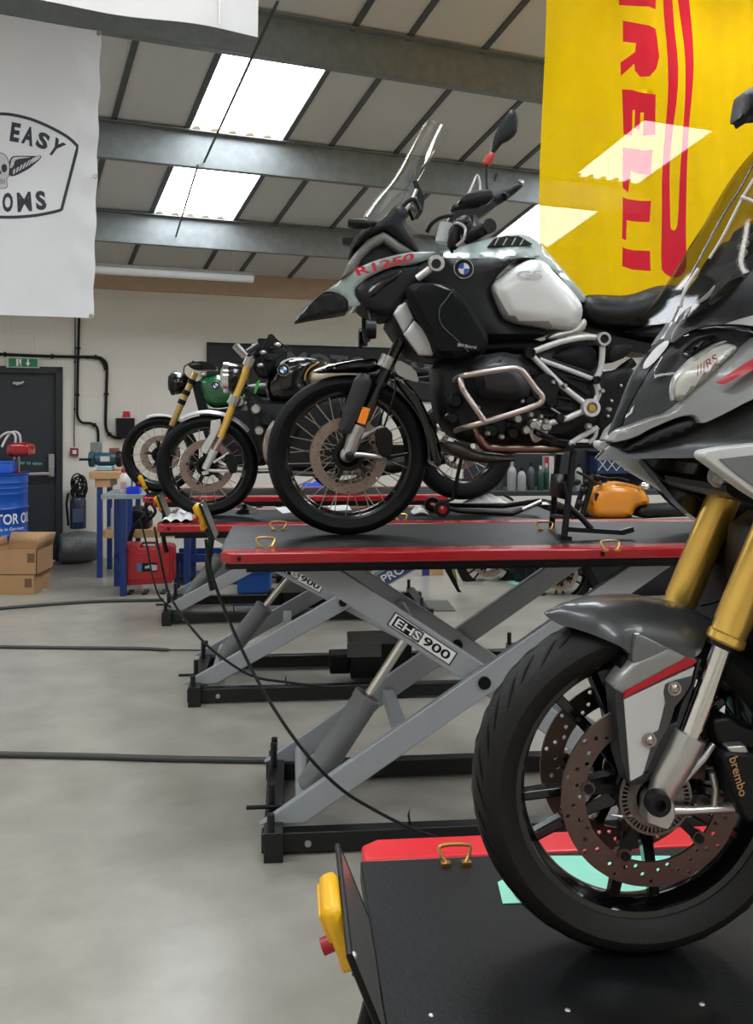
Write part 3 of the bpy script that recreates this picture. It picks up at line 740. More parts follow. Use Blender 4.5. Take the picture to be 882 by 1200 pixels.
def lift(fr, tz, u0, ub, label, tubes=True, labels=True, rings=(), seed=0, LEN=2.35, flapw=(-.13, .23), pend=True, hs=0., flap=True, psc=1., railm=None, group='motorcycle lifts'):
    W = .46; t = T('motorcycle_lift', label, 'lift', fr, (u0 + 1., 0, 0), group)
    u1 = u0 + LEN; ch = .05
    # deck
    t.part('deck', MB().box(u0 + .005, u1, -W + .1, W - .1, tz - .045, tz), deck, bevel=.003)
    for s_ in (-1, 1):
        a, b_ = s_ * (W - .1), s_ * (W - .035)
        m = MB(); poly = [(u0 + .015, a), (u1, a), (u1, s_ * W), (u0 + .05, s_ * W), (u0 + .012, s_ * (W - .03))]
        if s_ < 0: poly = poly[::-1]
        m.prismz(poly, tz - .04, tz + .002)
        t.part('side_rail', m, railm or redr, bevel=.008)
        t.part('rail_skirt', MB().box(u0 + .03, u1, min(s_ * (W - .02), s_ * (W - .03)), max(s_ * (W - .02), s_ * (W - .03)), tz - .06, tz - .038), blkm)
        t.part('rail_bolt', MB().lathe([(0, -.004), (.008, -.004), (.008, .004), (0, .004)], (u0 + .08, s_ * W, tz - .02), n=12), blkm)
        t.part('rail_bolt', MB().lathe([(0, -.004), (.008, -.004), (.008, .004), (0, .004)], (u0 + 1.4, s_ * W, tz - .02), n=12), blkm)
    t.part('under_frame', MB().box(u0 + .1, u1 - .05, -.36, -.32, tz - .085, tz - .045).box(u0 + .1, u1 - .05, .32, .36, tz - .085, tz - .045).box(u0 + .1, u0 + .15, -.32, .32, tz - .085, tz - .05), blkm)
    # wheel stop flap
    f0, f1 = -flapw[1], -flapw[0]
    hx, hz = u0 + hs, tz + .002; tx, tzp = hx - .055, tz + .14; yp = -(flapw[0] + flapw[1]) / 2; pk = min(1, (f1 - f0) / .3)
    m = MB(); d = Vector((tx - hx, 0, tzp - hz)); nrm = Vector((d.z, 0, -d.x)).normalized() * .004
    q = [Vector((hx, f0, hz)), Vector((hx, f1, hz)), Vector((tx, f1, tzp)), Vector((tx, f0, tzp))]
    m.add([v - nrm for v in q] + [v + nrm for v in q], [(0,1,2,3),(7,6,5,4),(0,4,5,1),(1,5,6,2),(2,6,7,3),(3,7,4,0)])
    if flap: t.part('wheel_stop_flap', m, mat('flap_metal', (116, 116, 112), .3, metal=.6, noise=.15), bevel=.0015)
    if flap: t.part('flap_edge', MB().tube([q[1], q[2], q[3], q[0]], .0055, 8), blkm)
    if flap: t.part('flap_bolt', MB().ball(q[3] + Vector((.006, .01, -.006)), .007), silv)
    if pend:
        # pendant control hung on the outside of the flap
        m = MB(); cx = (hx + tx) / 2 - (.035 if flap else .02)
        M = Matrix.Translation((cx + .004, yp, tz + .072 + .025 * psc)) @ Matrix.Rotation(math.atan2(tx - hx, tzp - hz), 4, 'Y') @ Matrix.Scale(psc, 4)
        m.box(-.02, .018, -.075 * pk, .075 * pk, -.06, .07, M); o = t.part('pendant_box', m, yell, bevel=.012)
        t.part('pendant_lip', MB().box(-.026, -.018, -.06 * pk, .062 * pk, .0, .06, M).box(-.03, .022, -.02 * pk, .055 * pk, -.085, -.055, M), yell, parent=o, bevel=.006)
        t.part('pendant_button', MB().tube([M @ Vector((-.02, -.045, -.005)), M @ Vector((-.042, -.045, -.005))], .014, 12), mat('red_button', (170, 25, 35), .4), parent=o)
        t.part('cable_boot', MB().tube(curve([M @ Vector((0, -.03, -.08)), M @ Vector((.01, -.03, -.13)), Vector((cx + .035, yp - .04, tz - .1)), Vector((cx + .055, yp - .05, tz - .2))], 5), .013, 10), blk, parent=o)
    # tie-down rings
    for (x, y) in rings:
        m = MB(); pts = []
        for a, b_ in ((-.02, 0), (-.031, .016), (-.028, .03), (.028, .03), (.031, .016), (.02, 0)): pts.append(Vector((x + a, y + b_ * .6, tz + .004 + b_)))
        m.tube(curve(pts, 5), .004, 8)
        m.box(x - .032, x - .012, y - .008, y + .008, tz, tz + .008).box(x + .012, x + .032, y - .008, y + .008, tz, tz + .008)
        t.part('tie_down_ring', m, brass)
    # base frame
    base = t.part('base_frame', MB().box(ub, ub + 2.1, -.37, -.31, .012, .085).box(ub, ub + 2.1, .31, .37, .012, .085), liftb, bevel=.004)
    for x in (ub + .01, ub + 1.98): t.part('base_cross_member', MB().box(x, x + .07, -.42, .42, .0, .11), liftb, parent=base, bevel=.004)
    for y in (-.4, -.22, .22, .4): t.part('levelling_bolt', MB().cyl((ub + .035, y, .05), (ub + .035, y, .21 if abs(y) < .3 else .17), .014), liftb, parent=base)
    for y in (-.4, .4): t.part('levelling_bolt', MB().cyl((ub + 2.0, y, .05), (ub + 2.0, y, .18), .014), liftb, parent=base)
    t.part('tommy_bar', MB().cyl((ub - .06, -.24, .13), (ub + .1, -.24, .13), .008), blkm, parent=base)
    t.part('base_bolt', MB().cyl((ub + .17, -.376, .045), (ub + .17, -.366, .045), .012), silv, parent=base)
    for x in (.55,): t.part('safety_pin', MB().tube([(ub + x, -.34, .085), (ub + x - .006, -.34, .12), (ub + x, -.34, .15), (ub + x + .006, -.34, .12), (ub + x, -.34, .085)], .004, 6), blkm, parent=base)
    # scissor arms: L long, pivots at low z .14 and top tz-.08
    dzz = tz - .085 - .13; La = 1.64; du = math.sqrt(La * La - dzz * dzz); xa = ub + .15
    A0, A1 = Vector((xa, 0, .15)), Vector((xa + du, 0, tz - .065)); B0, B1 = Vector((xa + .01, 0, tz - .06)), Vector((xa + du, 0, .15))
    ext = .05
    for y in (-.29, .29):
        for nm, (p, q_), yo in (('scissor_arm', (A0, A1), -.022), ('scissor_arm', (B0, B1), .022)):
            yy_ = y + (yo if y < 0 else -yo)
            a, b_ = p + Vector((0, yy_, 0)), q_ + Vector((0, yy_, 0)); d = (b_ - a).normalized()
            nn = Vector((-d.z, 0, d.x)); zc = (.1, tz - .045) if d.z > 0 else (tz - .045, .1); poly = []
            for sg, zz in ((1, zc[0]), (1, zc[1]), (-1, zc[1]), (-1, zc[0])):
                e0 = a + nn * (.047 * sg); k = (zz - e0.z) / d.z; poly.append((e0.x + d.x * k, zz))
            t.part(nm, MB().prism(poly, yy_ - .018, yy_ + .018), liftg, bevel=.005)
        mid = (A0 + A1) / 2 + Vector((0, y - .05 if y < 0 else y + .05, 0))
        t.part('pivot_bolt', MB().cyl(mid, mid + Vector((0, .1 if y < 0 else -.1, 0)), .024), blkm)
    for p in (A0, A1.lerp(A0, .03)):
        t.part('cross_tube', MB().cyl(p + Vector((0, -.3, 0)), p + Vector((0, .3, 0)), .025), liftg)
    cb = A0.lerp(A1, .28); t.part('cross_tube', MB().bar(cb + Vector((0, -.28, -.02)), cb + Vector((0, .28, -.02)), .05, .05), liftg)
    # hydraulic ram
    yc = -.17 if fr in (FA,) else -.05
    r0 = Vector((xa + .02, yc, .16)); r1 = B0.lerp(B1, .31) + Vector((0, yc, 0)); mid = r0.lerp(r1, .58)
    o = t.part('ram_cylinder', MB().tube([r0, r0.lerp(r1, .02), mid.lerp(r0, .02), mid], [.034, .054, .054, .044], 20), greyc)
    t.part('ram_rod', MB().cyl(mid, r1, .019), chrome, parent=o)
    t.part('ram_cap', MB().tube([r0.lerp(r1, .54), r0.lerp(r1, .58)], .057, 20), greyc, parent=o)
    cross = B0.lerp(B1, .31); t.part('cross_tube', MB().cyl(cross + Vector((0, -.29, 0)), cross + Vector((0, .29, 0)), .026), liftg)
    # hydraulic power box and hose
    xa0 = xa; xa = xa + (1.0 if fr is FA else .15)
    o = t.part('power_unit', MB().box(xa + .62, xa + .98, -.2, .16, .07, .27).box(xa + .5, xa + .62, -.16, 0, .09, .2), blkm, bevel=.01)
    t.part('unit_plate', MB().box(xa + .6, xa + .8, -.208, -.2, .2, .28), mat('dull_steel', (92, 93, 92), .4, metal=.5), parent=o)
    xa = xa0
    # decals on the arm that falls to the right
    if labels:
        def on_arm(P0, P1, y, s0, s1, h, txt, m_txt, bold, v0=0., v1=1.):
            d = (P1 - P0).normalized(); n_ = Vector((-d.z, 0, d.x)); 
            if n_.z < 0: n_ = -n_
            vs, fs = glyphs(txt, bold); out = []
            for u, v in vs: out.append(P0 + d * (s0 + (s1 - s0) * u) + n_ * (h * (v0 + (v1 - v0) * v - .5)) + Vector((0, y, 0)))
            return MB().add(out, fs)
        def slab(P0, P1, y, s0, s1, h):
            d = (P1 - P0).normalized(); n_ = Vector((-d.z, 0, d.x)); q = [P0 + d * s + n_ * k * h / 2 + Vector((0, y, 0)) for s, k in ((s0, -1), (s1, -1), (s1, 1), (s0, 1))]
            return MB().add(q, [(0, 1, 2, 3)])
        yf = -.29 + .022 - .0205
        s0 = .41; o = t.part('label_plate', slab(B0, B1, yf, s0 - .02, s0 + .27, .058), mat('label_edge', (60, 62, 64), .5))
        t.part('label_face', slab(B0, B1, yf - .001, s0 - .014, s0 + .264, .05), whitep, parent=o)
        t.part('label_block', slab(B0, B1, yf - .0015, s0 - .004, s0 + .12, .044), blk, parent=o)
        t.part('lettering', on_arm(B0, B1, yf - .003, s0 + .004, s0 + .115, .032, 'EHS', whitep, .02), whitep, parent=o)
        t.part('lettering', on_arm(B0, B1, yf - .003, s0 + .13, s0 + .25, .034, '900', blk, .02), blk, parent=o)
        if fr is FA: return t
        yf = -.29 - .022 - .0205; s1 = La * .655
        o = t.part('label_plate', slab(A0, A1, yf, s1 - .02, s1 + .33, .075), mat('label_blue', (58, 78, 120), .5))
        t.part('lettering', on_arm(A0, A1, yf - .002, s1, s1 + .14, .05, 'PRO', whitep, .02), whitep, parent=o)
        t.part('lettering', on_arm(A0, A1, yf - .002, s1 + .16, s1 + .31, .05, 'BIKE', whitep, .02), whitep, parent=o)
    return t

TZA = CZ - (627 - HY) / 288.; TZB = CZ - (604.5 - HY) / 197.; TZC = CZ - (577 - HY) / 146.; TZD = CZ - (1107 - HY) / 650.
def loc(fr, px, py, w): return fr.P(px, py, w)
def ring(fr, px, py, z): v = fr.onz(px, py, z); return (v.x, v.y)
uA = FA.P(254, 648, .44).x; uB = FB.P(180, 618, .46).x; uC = FC.P(164, 583, .46).x; uD = FD.P(444, 1066, .12).x - .0
ubA = FA.P(306, 990, .37).x; ubB = FB.P(219, 808, .37).x; ubC = FC.P(189, 721, .37).x
liftA = lift(FA, TZA, uA, ubA, 'raised grey scissor lift with red edged black deck under the silver tank motorcycle', rings=[ring(FA, 326, 622, TZA), ring(FA, 311, 642, TZA), ring(FA, 639, 622, TZA), ring(FA, 716, 646, TZA)], flapw=(-.06, .12), hs=-.035, psc=.72)
liftB = lift(FB, TZB, uB, ubB, 'middle grey scissor lift under the black cafe style motorcycle with gold forks', rings=[ring(FB, 470, 610, TZB)], flapw=(-.05, .16), hs=.03, psc=.6)
liftC = lift(FC, TZC, uC, ubC, 'farthest grey scissor lift under the green tank motorcycle beside the blue bench', flapw=(.0, .12), flap=False, psc=.8)
liftD = lift(FD, TZD, uD, uD + .2, 'nearest low lift with red edged black deck and yellow control pendant', rings=[ring(FD, 534, 1014, TZD)], labels=False, railm=redlit, psc=.88)
# small screws on the near deck
for px in (505, 665, 822):
    v = FD.onz(px, 1190 if px < 600 else 1184 if px < 700 else 1177, TZD)
    liftD.part('deck_screw', MB().ball(v, .005, .005, .003), silv)

# cables hanging from the pendants to the floor
def cable(label, fr, pts, r=.006, grp=None, name='power_cable'):
    P = []
    for p in pts:
        if len(p) == 3: P.append(fr.P(*p))
        else: P.append(fr.onz(p[0], p[1], p[3] if len(p) > 3 else r))
    P = [Vector(p) for p in P]
    return one(name, label, 'cable', fr, P[-1], MB().tube(curve(P, 8), r, 8), blk, group=grp)
cable('black pendant cable drooping from the raised lift down across the floor', FA, [(241, 632, .1), (246, 665, .12), (262, 712, .2), (290, 775, .4), (322, 832, .5), (360, 885, .55), (400, 925, .5), (440, 950, .45), (480, 970, .42), (512, 981, .4)])
cable('black pendant cable hanging from the middle lift in a long curve', FB, [(181, 618, .1), (188, 655, .2), (200, 700, .3), (232, 745, .42), (262, 772, .45), (298, 793, .44), (340, 800, .42), (390, 806, .4)], .007)
cable('thin black cable dropping from the farthest lift beside the red toolbox', FC, [(164, 608, .1), (172, 640, .3), (178, 672, .5), (186, 698, .55), (200, 712, .5)], .007)
# ================================================================== the silver tank adventure motorcycle on the raised lift
def roundel(t, px, py, w, r, parent=None):
    c = t.fr.P(px, py, w)
    o = t.part('roundel', MB().lathe([(0, -.004), (r * .96, -.004), (r, 0), (r, .006), (0, .006)], c, n=28), silv, parent=parent)
    t.part('roundel_ring', MB().lathe([(r * .56, -.0055), (r * .9, -.0055), (r * .9, -.004), (r * .56, -.004)], c, n=28, close=True), blk, parent=parent or o)
    for k, mm in ((0, whitep), (1, bluep), (2, whitep), (3, bluep)):
        m = MB(); m.add([c + Vector((0, -.0055, 0))] + [c + Vector((r * .55 * math.cos(a), -.0055, r * .55 * math.sin(a))) for a in [k * math.pi / 2 + j * math.pi / 12 for j in range(7)]], [tuple(range(8))])
        t.part('roundel_quarter', m, mm, parent=parent or o)
    return o
A = T('motorcycle', 'large silver tank adventure motorcycle with tall clear screen on the raised lift', 'motorcycle', FA, FA.P(560, 627, 0), 'motorcycles parked on the lifts')
P = FA.P
dark2 = mat('dark_grey_cover', (38, 39, 42), .42, noise=.08)
bronze = mat('heat_stained_steel', (165, 146, 130), .3, metal=1., noise=.15, nscale=10)
pinks = mat('warm_silver_tube', (186, 172, 164), .36, metal=.9, noise=.08)
bag = mat('black_bag_fabric', (15, 16, 18), .8, spec=.2, noise=.1, bump=.3, bscale=150)
rubber = blk
# wheels
ew, wc = wheel(A, 407, 533, .325, .125, 'wire', spokes=36, discs=(.153,), dw=.075)
rw, rc = wheel(A, 841, 523, .318, .16, 'wire', spokes=32, discs=(.13,), dw=.06, rear=True)
# front fork
for s_ in (1, -1):
    w = .105 * s_
    A.tube('fork_tube', [(418, 505, w), (470, 398, w), (503, 328, w)], .0235, blkg)
    A.part('fork_clamp', MB().tube([P(449.5, 431, w), P(456, 418, w)], .031, 20), silv)
    A.part('fork_bottom', MB().tube([P(407, 532, w), P(411, 525, w), P(415, 512, w), P(421, 499, w)], [.024, .027, .03, .031], 18).tube([P(409, 533, w), P(425, 533, w), P(447, 536, w)], [.016, .01, .011], 10).tube([P(420, 515, w), P(434, 506, w), P(447, 501, w)], [.014, .009, .009], 10).ball(P(407, 533, w), .03, .018, .03), silv)
    A.part('caliper', MB().prism([(P(x, y, w).x, P(x, y, w).z) for x, y in ((440, 503), (452, 500), (459, 507), (460, 529), (455, 537), (446, 534), (440, 520))], -w * 1.0 - .02, -w + .03), blkm, bevel=.006)
A.part('axle_nut', MB().lathe([(0, -.14), (.008, -.14), (.017, -.136), (.019, -.125), (.019, -.11)], Vector((wc.x, 0, wc.z)), n=18), blkm)
A.shell('fork_cover', [(418,436),(437,441),(430,466),(411,503),(407,509),(398,507),(397,500),(406,470)], dark2, w=.135, back=.03, H=.012, mirror=True)
A.shell('reflector', [(425,476.5),(434,479),(427.5,498),(418,495)], orange, w=.142, back=.02, sm=0, bevel=.002, mirror=True)
A.tube('brake_hose', [(462, 440, .1), (463, 455, .11), (458, 475, .12), (450, 500, .115)], .004, blk, sm=5, mirror=True)
# front mudguard: tongue ahead plus the long guard following the tyre
m = MB(); rr = .338
def arcguard(t, cx, cz, rr, W, a0, a1, drop, mm, name, n=24):
    half = [(-W, -drop), (-W * .96, -.006), (-W * .6, .006), (0, .01), (W * .6, .006), (W * .96, -.006), (W, -drop)]
    o = [(rr + h + .004, y) for y, h in half] + [(rr + h, y * .97) for y, h in half[::-1]]
    return t.part(name, MB().lathe(o, (cx, 0, cz), n=n, a0=a0, a1=a1, close=True), mm)
fen = arcguard(A, wc.x, wc.z, .343, .078, R(-4), R(62), .022, blkg, 'mudguard')
A.shell('mudguard_tip', [(366,434.5),(385,428),(412,422),(444,418),(449,430),(438,437),(412,436),(385,436.5),(372,437)], blkg, parent=fen, w=.05, H=.028, D=.03)
A.shell('mudguard_stay', [(464,420),(486,432),(492,448),(480,446),(462,437)], silv, w=.085, back=.012)
A.shell('spray_panel', [(468,440),(490,462),(505,492),(516,520),(517,545),(511,548),(506,535),(500,505),(484,472),(464,447)], blkg, w=.09, H=.01, back='mirror')
# beak and nose
bw = lambda x: .03 + .1 * max(0, min(1, (x - 345) / 90.))
def bwp(pts, k=1., o=0.): return [(x, y, bw(x) * k + o) for x, y in pts]
A.shell('beak_panel', bwp([(345,378),(350,369),(358,360),(371,348),(389,336),(403,326),(418,315),(438,305.5),(462,299),(485,295),(518,295),(520,300),(500,304),(491,308),(475,311.5),(462,311.5),(446,317),(430,326),(416,337),(417,348),(425,357),(409,360),(407,350),(393,342),(381,341),(368,351),(356,366)], 1.15, .01), sage, H=.008, D=.02, angle=50)
A.shell('beak_underside', bwp([(345,378),(353,364),(366,352),(381,341.5),(394,341.5),(407,350),(408,363),(392,367),(373,371),(360,374)], 1.1, .005), blk, H=.008, D=.02, sm=0)
A.shell('nose_fairing', [(476,311),(462,312),(446,318),(430,327),(416,338),(418,350),(426,361),(440,369),(456,373),(470,364),(482,346),(494,332),(508,318),(505,306),(490,308)], blk, w=.145, H=.022, D=.04)
A.shell('nose_vent', [(425,345),(440,330),(460,322),(472,316),(466,326),(448,338),(436,350)], blkg, w=.168, H=.006, back=.02)
A.text('lettering', 'R1250', [(414,314.5,.172),(485,296,.176),(484,306,.176),(419,324,.172)], 0, redp, bold=.03, off=.012)
# angular grey brace
A.shell('side_brace', [(399,327),(407,309),(417,295),(430,281),(449,271.5),(455,274.5),(470,285),(487,296),(470,297.5),(460,291),(450,283.5),(436,291),(424,303),(415,320)], wgrey, w=.13, H=.01, D=.015, back=.04, mirror=True, sm=0, bevel=.003)
A.shell('nose_core', [(400,320),(418,300),(448,280),(488,294),(500,300),(500,345),(440,350),(415,340)], dark, w=.09, sm=1)
A.shell('cockpit_fairing', [(411,293),(411,284),(422,270),(430,265),(446,259),(455,250),(462,241),(470,240),(478,247),(474,261),(484,279),(492,296),(480,294),(455,274),(448,271),(430,280),(416,294)], blk, w=.12, H=.03, D=.05)
A.shell('signal_lamp', [(407,257),(412,256),(428,256),(434,259),(434,265),(420,266),(408,264)], blkm, w=.22, H=.012, back=.05, mirror=True)
A.tube('signal_stalk', [(430, 261, .2), (440, 262, .1)], .01, blk, mirror=True)
A.part('headlamp', MB().lathe([(0, -.03), (.07, -.03), (.075, 0), (.06, .03), (0, .03)], P(440, 335, 0), axis='x', n=24), chrome)
# fog lamp on the crash bar
A.part('fog_lamp', MB().tube([P(429, 386, .2), P(440, 386, .2)], [.04, .036], 18), blkm, mirror=True)
A.tube('lamp_bracket', [(432, 362, .13), (434, 376, .17), (436, 388, .2), (430, 400, .2)], .009, blkm, mirror=True)
A.shell('lamp_guard', [(425,386),(429,384),(432,396),(430,405),(426,400)], blk, w=.22, back=.03)
# windscreen
def screen(t, cen, side, W, mm, name, n=14, nt_=12, flare=0):
    cen = curve([P_ for P_ in cen], 6); side = curve([P_ for P_ in side], 6)
    def at(L_, s): k = s * (len(L_) - 1); i = min(int(k), len(L_) - 2); return L_[i].lerp(L_[i + 1], k - i)
    fr = t.fr
    def fn(u, v):
        q = 2 * u - 1; a = at(cen, v); b_ = at(side, v); s_ = q * q
        pa = fr.P(a.x, a.y, 0); pb = fr.P(b_.x, b_.y, W)
        return Vector((pa.x + (pb.x - pa.x) * s_, q * W * (1 + flare * v), pa.z + (pb.z - pa.z) * s_))
    return t.part(name, MB().grid(fn, 20, 24), mm, angle=180)
ws = screen(A, [(427,255),(440,236),(463,208),(484,170),(501,142)], [(437,260),(456,238),(474,221),(486,208),(500,188),(514,166),(524,151)], .17, clear, 'windscreen')
A.tube('screen_edge', [(437,260,.17),(456,238,.17),(473,223,.17),(485,208,.17),(487,199,.17),(500,190,.17),(514,168,.17),(525,152,.165)], .0028, clear, sm=4, mirror=True)
A.tube('screen_edge', [(427,254,.0),(440,235,.0),(463,207.5,.0),(484,169.5,.0),(501,142,.0),(512,146,.1)], .0035, glassy('clear_edge', (.9, .93, .93), .35, .2), sm=4)
A.shell('deflector', [(473,258),(486,272),(503,288),(530,292),(538,297),(512,297),(494,296),(483,279)], clear, w=.17, back=.004, mirror=True)
A.shell('navigation_display', [(483,212),(488,211),(498,231),(495,249),(490,248),(489,232)], blkm, w=.07, back=.14, sm=0, bevel=.003)
A.tube('screen_bracket', [(470,244,.1),(478,236,.1),(486,234,.1),(492,246,.1)], .009, blkm, sm=4, mirror=True)
A.tube('screen_bracket', [(472,250,.08),(480,240,.08),(488,222,.08)], .007, silv, sm=4, mirror=True)
# handlebar with guards, levers, mirror
A.part('handlebar', MB().tube(curve([P(606,216,-.44), P(575,236,-.33), P(556,252,-.12), P(556,256,.1), P(560,268,.3), P(563,271,.36), P(563.5,271.5,.46)], 6), .012, 12), blkm)
A.shell('hand_guard', [(529,242),(533,238),(545,238),(568,232),(582,225),(601,216),(606,213),(612,214),(613,218),(604,226),(590,236),(582,240),(570,250),(559,257),(548,254),(541,251),(531,247)], blk, w=-.36, back=.05, H=.02, D=.03)
A.part('grip', MB().tube([P(590, 231, -.34), P(606, 217, -.44)], .018, 14), blk)
A.part('bar_end', MB().cyl(P(607, 216, -.445), P(610.5, 214, -.46), .017), silv)
A.part('grip', MB().tube([P(545, 280, .33), P(556, 274, .36), P(571, 266, .40)], [.022, .026, .024], 18), blk)
A.part('bar_end', MB().cyl(P(571, 266, .40), P(574, 264.5, .42), .027), blk)
A.shell('hand_guard', [(525,286),(527,268),(534,258),(542,254),(550,258),(546,264),(540,272),(538,290),(530,292)], blkm, w=.33, H=.015, back=.04)
A.tube('lever', [(532,262,.34),(538,262,.36),(545,268,.38),(543,280,.38),(535,288,.36)], .006, silv, sm=5)
A.shell('switch_cluster', [(534,256),(545,251),(552,256),(554,268),(548,276),(538,272)], blkm, w=.3, H=.02, back=.05)
A.part('fluid_reservoir', MB().tube([P(520, 285, .18), P(524, 262, .18)], [.035, .03], 16), mat('milky_plastic', (188, 190, 186), .35, alpha=.75))
A.tube('clutch_hose', [(500,272,.1),(506,262,.12),(517,255,.15),(533,252,.2)], .008, blk, sm=6)
A.tube('brake_line', [(533,266,.25),(526,284,.22),(530,296,.2)], .006, blk, sm=6)
A.shell('bar_clamp', [(528,252),(534,246),(560,244),(580,236),(584,240),(566,252),(548,262),(532,258)], blkm, w=.06, sm=1)
A.tube('guard_frame', [(545,236,-.28),(553,218,-.3),(559,205,-.31),(562,216,-.31),(563,228,-.3)], .006, silv, sm=3)
A.shell('brake_reservoir', [(537,235),(548,226),(562,222),(575,222),(580,232),(562,238),(542,240)], blkm, w=-.26, back=.06, H=.01)
A.tube('mirror_stalk', [(571,224,-.33),(570,210,-.34),(570,192,-.34)], .007, blkm, sm=4)
A.part('mirror_joint', MB().tube([P(568.5,193,-.34), P(573,186,-.34), P(577,180,-.34)], [.017, .02, .013], 12), mat('red_joint', (176, 50, 34), .4))
A.shell('mirror', [(574,181),(576,172),(578,161),(585,147),(592,136),(598,128),(603,129),(607,135),(607,145),(605,157),(597,164),(589,167.5),(584,174),(579,180)], blk, w=-.34, H=.02, D=.03, back='' or .02)
A.tube('mirror_stalk', [(577,208,-.3),(582,203,-.3),(579,212,-.3)], .006, blkm)
# tank and side panels
A.shell('tank_cover', [(504,298,.10),(520,294,.10),(544,288,.08),(560,283,.06),(576,278.5,.06),(602,273.5,.06),(618,275,.06),(630,283,.08),(644,298,.1),(666,323,.12),(689,350,.12),(682,356,.13),(668,338,.15),(650,317,.16),(632,303,.16),(607,301,.16),(590,309,.17),(570,305,.17),(545,306,.16),(520,306,.15)], sage, H=.012, D=.03, angle=50)
A.shell('tank_vent', [(572,288),(579,279.5),(594,276.5),(608,276.5),(624,286),(600,288)], blkg, w=.125, back=.03, sm=0)
for i in range(4): A.tube('vent_slat', [(579 + i * 10, 287.5, .13), (584 + i * 10, 279, .13)], .003, sage)
A.shell('side_panel', [(486,314),(505,303),(522,302),(545,303),(575,302),(607,302),(594,312),(580,326),(576,340),(581,358),(592,380),(640,385),(641,394),(610,400),(570,400),(540,392),(508,350),(486,330)], blk, w=.165, H=.035, D=.06)
roundel(A, 543, 315, .206, .040)
A.shell('fuel_tank', [(574.5,339),(577,332),(590,322),(604,312),(618,305),(630,303.5),(640,308),(650,320),(669,339),(681,355),(683,366),(679,380),(670,388),(650,386),(628,383),(604,379),(592,374),(584,362)], tanks, w=.175, H=.05, D=.06)
A.text('tank_mark', 'GS', [(604,318),(634,317),(636,326),(606,327)], .236, mat('light_tank_mark', (182, 184, 184), .35, metal=.4), bold=.02)
A.shell('tank_trim', [(640,397),(652,388),(672,386),(684,372),(688,378),(684,388),(668,393),(652,398)], silv, w=.17, back=.05, H=.01)
A.shell('seat', [(677,362),(680,352),(687,345.5),(700,345),(715,346),(730,346.5),(745,343.5),(758,338.5),(772,334.5),(788,334),(800,336),(805,341),(800,352),(790,364),(778,373),(765,380),(748,385),(728,388),(704,386),(686,380)], seatm, w=.09, H=.07, D=.07)
A.shell('tail_panel', [(724,390),(740,385),(770,381),(792,371),(830,368),(862,372),(868,384),(850,402),(800,404),(760,400)], blk, w=.1, H=.04, D=.05)
A.shell('seat_rail', [(640,398),(700,390),(760,402),(840,400),(838,412),(760,416),(700,404),(642,412)], blkm, w=.1, sm=0)
# crash bars and guards up front
A.tube('crash_bar', [(489,326,.25),(500,318,.27),(510,310,.28)], .014, white_m, mirror=True)
A.part('bar_knob', MB().lathe([(0, -.014), (.03, -.014), (.033, 0), (.03, .014), (0, .014)], P(511, 309, .285), n=20), silv, mirror=True)
A.part('bar_plug', MB().lathe([(0, -.004), (.018, -.004), (.018, .004), (0, .004)], P(511, 309, .301), n=16), blkm, mirror=True)
A.shell('radiator_guard', [(461,367),(467,358),(475,354),(485,373),(473,390)], white_m, w=.19, back=.03, H=.006, mirror=True, sm=0, bevel=.004)
A.shell('radiator_guard', [(473,391),(485,375),(498,388),(511,402),(507,417),(491,416)], white_m, w=.195, back=.03, H=.006, mirror=True, sm=0, bevel=.004)
A.shell('radiator_housing', [(455,372),(480,345),(520,345),(540,420),(490,420),(470,395)], blk, w=.16, H=.02)
# tank bag hung on the bar
b_ = A.shell('side_bag', [(477,340),(481,333),(492,331),(518,332),(530,337),(541,346),(556,366),(568,386),(572,396),(571,407),(565,416),(550,419),(525,419),(510,415),(505,398),(494,378),(482,357)], bag, w=.265, H=.045, D=.03, back=.06, mirror=True)
A.tube('zip_line', [(531,339,.315),(522,352,.32),(515,362,.32),(517,380,.32),(535,398,.32),(549,412,.31)], .0018, mat('grey_piping', (80, 82, 84), .5), parent=b_, sm=5)
A.text('lettering', 'BMW Motorrad', [(536,402),(558,405),(558,409),(536,406)], .325, mat('pale_letter', (170, 172, 172), .5), parent=b_, bold=.01)
A.shell('bag_strap', [(508,333),(516,334),(528,340),(520,338)], silv, w=.318, back=.006, sm=0)
# engine
A.shell('engine_block', [(514,424),(545,405),(610,398),(660,402),(700,420),(712,450),(705,490),(680,515),(630,522),(560,522),(530,510),(514,470)], mat('engine_black', (17, 18, 20), .5, metal=.3, noise=.4, nscale=30, bump=.4, bscale=60), w=.13, H=.05, D=.08)
A.shell('cylinder_head', [(549,432),(556,422),(572,415),(592,414),(610,421),(621,435),(625,452),(621,464),(612,469),(590,470),(566,468),(555,455)], mat('head_grey', (48, 50, 53), .4), w=.2, H=.13, D=.07, mirror=True, back=.1)
A.shell('head_cover', [(556,440),(566,432),(590,430),(606,436),(612,446),(606,452),(588,449),(570,452),(562,458),(556,450)], blk, w=.318, H=.008, back=.03, mirror=True)
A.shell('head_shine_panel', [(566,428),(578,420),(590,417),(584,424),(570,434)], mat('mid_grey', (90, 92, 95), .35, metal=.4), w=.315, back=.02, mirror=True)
A.shell('intake_pipe', [(548,418),(560,402),(600,398),(636,398),(640,412),(610,420),(590,414),(560,418)], dark, w=.16, H=.03, mirror=True)
A.part('throttle_body', MB().lathe([(0, -.03), (.055, -.03), (.06, 0), (.05, .04), (0, .04)], P(636, 455, .2), n=22), blkm)
